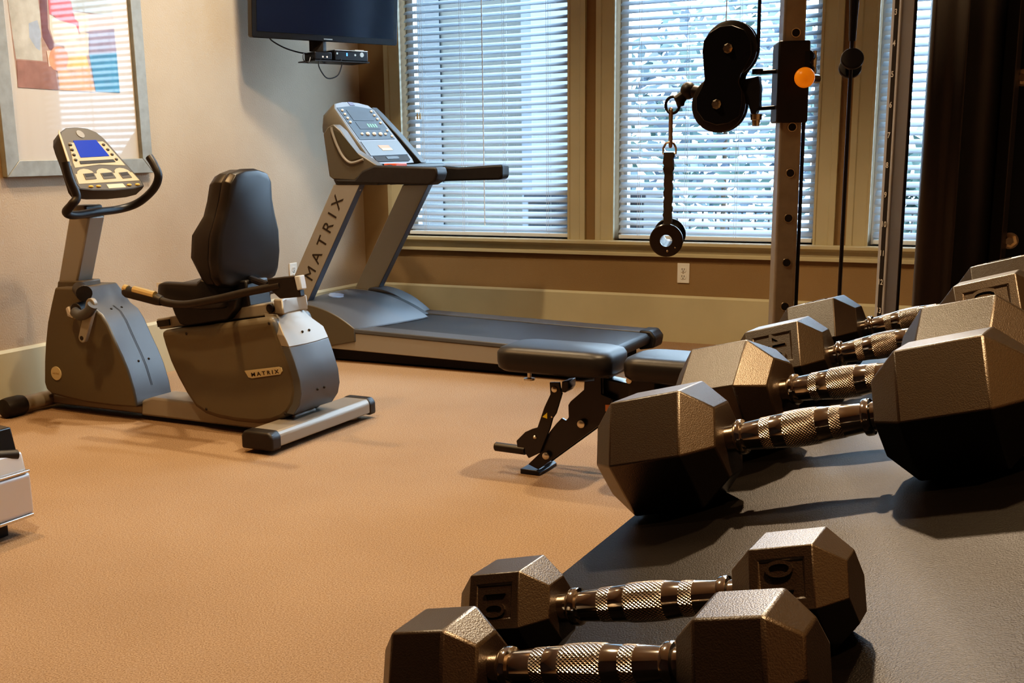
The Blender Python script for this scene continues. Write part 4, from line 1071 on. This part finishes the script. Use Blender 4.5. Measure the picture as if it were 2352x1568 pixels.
# ------------------------------------------------------------------ strap handle hanging from the swivel
sh_ = thing('strap_handle', 'black nylon strap handle with round grip, hanging from the pulley by a metal clip', 'strap handle', tuple(P(1540, 300, y=yp_)))
ys = yp_
c = P(1545, 241, y=ys); MB().ring((c.x, ys, c.z), Vector((.25, 1, 0)), .0185, .0034, 28, 10).build('eye_ring', black_m, sh_)
tp2, bt2 = P(1541, 252, y=ys), P(1540, 334, y=ys)
lk = MB(); pts = []
hw_ = .0065
for k in range(13): th = PI * k / 12; pts.append((tp2.x + hw_ * .55 * math.cos(th), ys - hw_ * math.cos(th), tp2.z - .004 + hw_ * math.sin(th)))
for k in range(13): th = PI * k / 12; pts.append((bt2.x - hw_ * .55 * math.cos(th), ys + hw_ * math.cos(th), bt2.z + .004 - hw_ * math.sin(th)))
lk.tube(pts, .0035, 10, closed=True); lk.build('snap_link', mat('worn_steel', (.30, .22, .17), .45, metal=.7), sh_)
d0 = P(1538, 338, y=ys); dr = MB()
w_ = .0155
dr.tube([(d0.x - w_, ys, d0.z - .014), (d0.x - w_ * .98, ys, d0.z - .002), (d0.x - w_ * .6, ys, d0.z + .009), (d0.x, ys, d0.z + .012), (d0.x + w_ * .6, ys, d0.z + .009), (d0.x + w_ * .98, ys, d0.z - .002), (d0.x + w_, ys, d0.z - .014), (d0.x, ys, d0.z - .0145)], .0028, 8, closed=True)
dr.build('d_ring', steel_m, sh_)
s0, s1 = P(1537, 350, y=ys), P(1533, 530, y=ys)
rows = []
for k in range(25):
    f = k / 24; z = s0.z + (s1.z - s0.z) * f; x = s0.x + (s1.x - s0.x) * f + .0012 * math.sin(k * 1.9)
    w2 = .0115 if f < .22 else .0098
    w2 += .0006 * math.sin(k * 2.7)
    rows.append([(x - w2, ys - .004 - (.003 if f < .22 else 0), z), (x + w2, ys - .004 - (.003 if f < .22 else 0), z), (x + w2, ys + .004, z), (x - w2, ys + .004, z)])
MB().loft(rows).build('strap', strap_m, sh_, smooth=30)
c = P(1533, 552, y=ys - .02)
hx = (P(1570, 552, y=ys - .02).x - c.x)
o = Vector((c.x, ys - .03, c.z))
ax = (P(1541, 537, y=o.y + .066) - P(1533, 552, y=o.y)).normalized()
gr = MB(); r_in, r_out = hx * .36, hx
def annulus(o, ax, L0, L1, ri, ro, m):
    ax = ax.normalized(); a = ax.orthogonal().normalized(); b_ = ax.cross(a); n = 40
    prof = [(L0, ri), (L0, ro * .95), (L0 + .002, ro), (L1 - .002, ro), (L1, ro * .95), (L1, ri)]
    R = [[m.bm.verts.new(o + ax * d + (a * math.cos(2 * PI * j / n) + b_ * math.sin(2 * PI * j / n)) * r) for j in range(n)] for d, r in prof]
    R.append(R[0])
    for p_, q_ in zip(R, R[1:]):
        for j in range(n): m.bm.faces.new((p_[j], p_[(j + 1) % n], q_[(j + 1) % n], q_[j]))
annulus(o, ax, 0, .008, r_in, r_out, gr); annulus(o, ax, .066, .074, r_in, r_out * .98, gr)
build_each(gr, 'grip_flange', gloss_m, sh_, smooth=40)
gr = MB(); annulus(o, ax, .006, .068, r_in * 1.0, r_in * 1.35, gr); gr.build('grip_tube', white_m, sh_, smooth=40)
b_ = MB()
for u, v in ((1531, 577), (1518, 573), (1549, 569)):
    q = P(u, v, y=o.y - .002); b_.ball((q.x, o.y + .001 - (q.z - o.z) * .14, q.z), .0020 if u != 1531 else .003, n=8)
build_each(b_, 'rivet', steel_m, sh_)

# ------------------------------------------------------------------ outside the windows
grd = MB().box(-8, 14, .3, 16, -.35, -.30).build('ground', mat('paving', (.55, .55, .52), .9, noise=.15, nscale=2), smooth=0); struct(grd, 'pale paving outside the windows')
bd_ = thing('building', 'pale beige building wing close outside the window by the corner', 'building', (-1.0, 2.2, -.3))
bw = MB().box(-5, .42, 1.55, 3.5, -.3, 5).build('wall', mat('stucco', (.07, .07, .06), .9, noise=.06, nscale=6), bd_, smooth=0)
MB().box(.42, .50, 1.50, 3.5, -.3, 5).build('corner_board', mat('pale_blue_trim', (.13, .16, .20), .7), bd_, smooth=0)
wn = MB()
wn.box(-.62, -.28, 1.53, 1.56, .2, 3.2)
wn.build('window', mat('shaded_window', (.03, .037, .045), .3), bd_, smooth=0)
def shrub(name, label, c, r, n, cols, seedv, grp='shrubs outside the windows'):
    random.seed(seedv)
    t = thing(name, label, 'shrub', (c[0], c[1], -.30), grp)
    m = MB()
    for k in range(n):
        d = Vector((random.gauss(0, 1), random.gauss(0, 1), random.gauss(0, 1))).normalized() * (random.random() ** .4)
        o = Vector((c[0] + d.x * r[0], c[1] + d.y * r[1], c[2] + d.z * r[2]))
        a = Vector((random.uniform(-1, 1), random.uniform(-1, 1), random.uniform(-1, 1))).normalized(); b = a.orthogonal().normalized(); s = random.uniform(.05, .12)
        vs = [m.bm.verts.new(o + q) for q in (-a * s, b * s * .45, a * s, -b * s * .45)]
        m.bm.faces.new(vs).material_index = k % len(cols)
    m.build('foliage', [mat('leaf_%d_%d' % (seedv, i), q, .6) for i, q in enumerate(cols)], t, smooth=0)
    MB().cyl((c[0], c[1], -.30), (c[0], c[1], c[2]), .03, .02, n=8).build('stem', mat('bark', (.12, .08, .05), .9), t)
green = [(.07, .12, .10), (.11, .18, .18), (.16, .22, .26), (.10, .13, .18)]
shrub('shrub', 'tall leafy tree-like shrub seen through the blind of the middle window', (1.15, 4.3, 1.35), (1.15, .45, 1.25), 1100, green, 3)
shrub('shrub', 'thin green shrub seen at the right edge of the corner window', (-.62, 4.3, 1.25), (.20, .25, .75), 300, green, 5)
shrub('shrub', 'dark green shrub seen through the slivers beside the black tower', (3.05, 3.4, .5), (.55, .4, .7), 700, [(.05, .09, .08), (.08, .14, .12)], 8)
rl = thing('railing', 'dark metal railing outside below the middle window', 'railing', (2.0, 2.6, -.30))
m = MB(); m.box(.9, 3.6, 2.585, 2.615, .60, .64); m.box(.9, 3.6, 2.585, 2.615, .18, .21); m.build('rail', black_m, rl)
m = MB()
for k in range(26): m.cyl((.95 + k * .105, 2.6, -.3), (.95 + k * .105, 2.6, .62), .009, n=6)
m.build('balusters', black_m, rl)
ub = thing('utility_box', 'dark blue-grey utility box outside, low in the window by the corner', 'utility box', (1.0, 1.2, -.3))
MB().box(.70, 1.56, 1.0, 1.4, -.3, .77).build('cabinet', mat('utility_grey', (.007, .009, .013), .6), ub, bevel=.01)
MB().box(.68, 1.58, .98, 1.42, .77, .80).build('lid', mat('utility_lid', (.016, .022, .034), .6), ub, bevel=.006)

# ------------------------------------------------------------------ light
wd = bpy.data.worlds.new('sky'); SC.world = wd; wd.use_nodes = True
nt = wd.node_tree; bg = nt.nodes['Background']
bg.inputs['Color'].default_value = (.58, .79, 1.0, 1); bg.inputs['Strength'].default_value = 13.0
def spot(name, loc, power, col, size=.12, ang=120, blend=.6, target=None):
    l = bpy.data.lights.new(name, 'SPOT'); l.energy = power; l.color = col; l.shadow_soft_size = size
    l.spot_size = math.radians(ang); l.spot_blend = blend
    o = bpy.data.objects.new(name, l); C.objects.link(o); o.location = loc
    d = (Vector(target) - Vector(loc)) if target else Vector((0, 0, -1))
    o.rotation_euler = d.to_track_quat('-Z', 'Y').to_euler()
    return o
WARM = (1.0, .74, .46)
HL = 3.22
spot('wall_washer', (1.0, -1.75, HL), 215, (1.0, .88, .72), .10, 95, .8, (0, -1.6, 1.1))
spot('ceiling_downlight', (1.5, -2.3, HL), 190, WARM, .06, 120, .6)
spot('ceiling_downlight', (4.35, -5.5, HL), 400, (1.0, .57, .27), .07, 60, .6)
spot('ceiling_downlight', (.80, -4.0, HL), 200, (1.0, .60, .28), .08, 115, .7)
spot('ceiling_downlight', (3.5, -3.0, HL), 280, WARM, .06, 120, .6)
spot('ceiling_downlight', (2.2, -4.9, HL), 215, WARM, .08, 100, .7)
spot('ceiling_spotlight', (2.7, -1.4, HL), 620, (1.0, .74, .50), .05, 26, .5, (4.0, -5.25, .8))
def area(name, loc, rot, sx, sy, power, col):
    l = bpy.data.lights.new(name, 'AREA'); l.shape = 'RECTANGLE'; l.size = sx; l.size_y = sy; l.energy = power; l.color = col
    o = bpy.data.objects.new(name, l); C.objects.link(o); o.location = loc; o.rotation_euler = rot
    return o

# ------------------------------------------------------------------ camera
cd = bpy.data.cameras.new('camera'); co = bpy.data.objects.new('camera', cd); C.objects.link(co)
co.matrix_world = Matrix.Translation(CAM) @ RC.to_4x4()
cd.sensor_fit = 'HORIZONTAL'; cd.sensor_width = 36.0; cd.lens = F / 2352 * 36.0
cd.shift_x = (1176 - CX) / 2352; cd.shift_y = (CY - 784) / 2352
cd.clip_start = .05
SC.camera = co
SC.view_settings.view_transform = 'Standard'
SC.view_settings.look = 'None'
SC.view_settings.exposure = 0
SC.view_settings.use_curve_mapping = True
cm = SC.view_settings.curve_mapping
cv = cm.curves[3]
for p_ in ((.012, .005), (.035, .024), (.10, .092), (.25, .265), (.55, .60)): cv.points.new(*p_)
cm.update()
SC.cycles.use_denoising = True
SC.cycles.max_bounces = 10; SC.cycles.diffuse_bounces = 5; SC.cycles.transparent_max_bounces = 12
SC.cycles.caustics_reflective = False; SC.cycles.caustics_refractive = False
SC.cycles.sample_clamp_indirect = 6
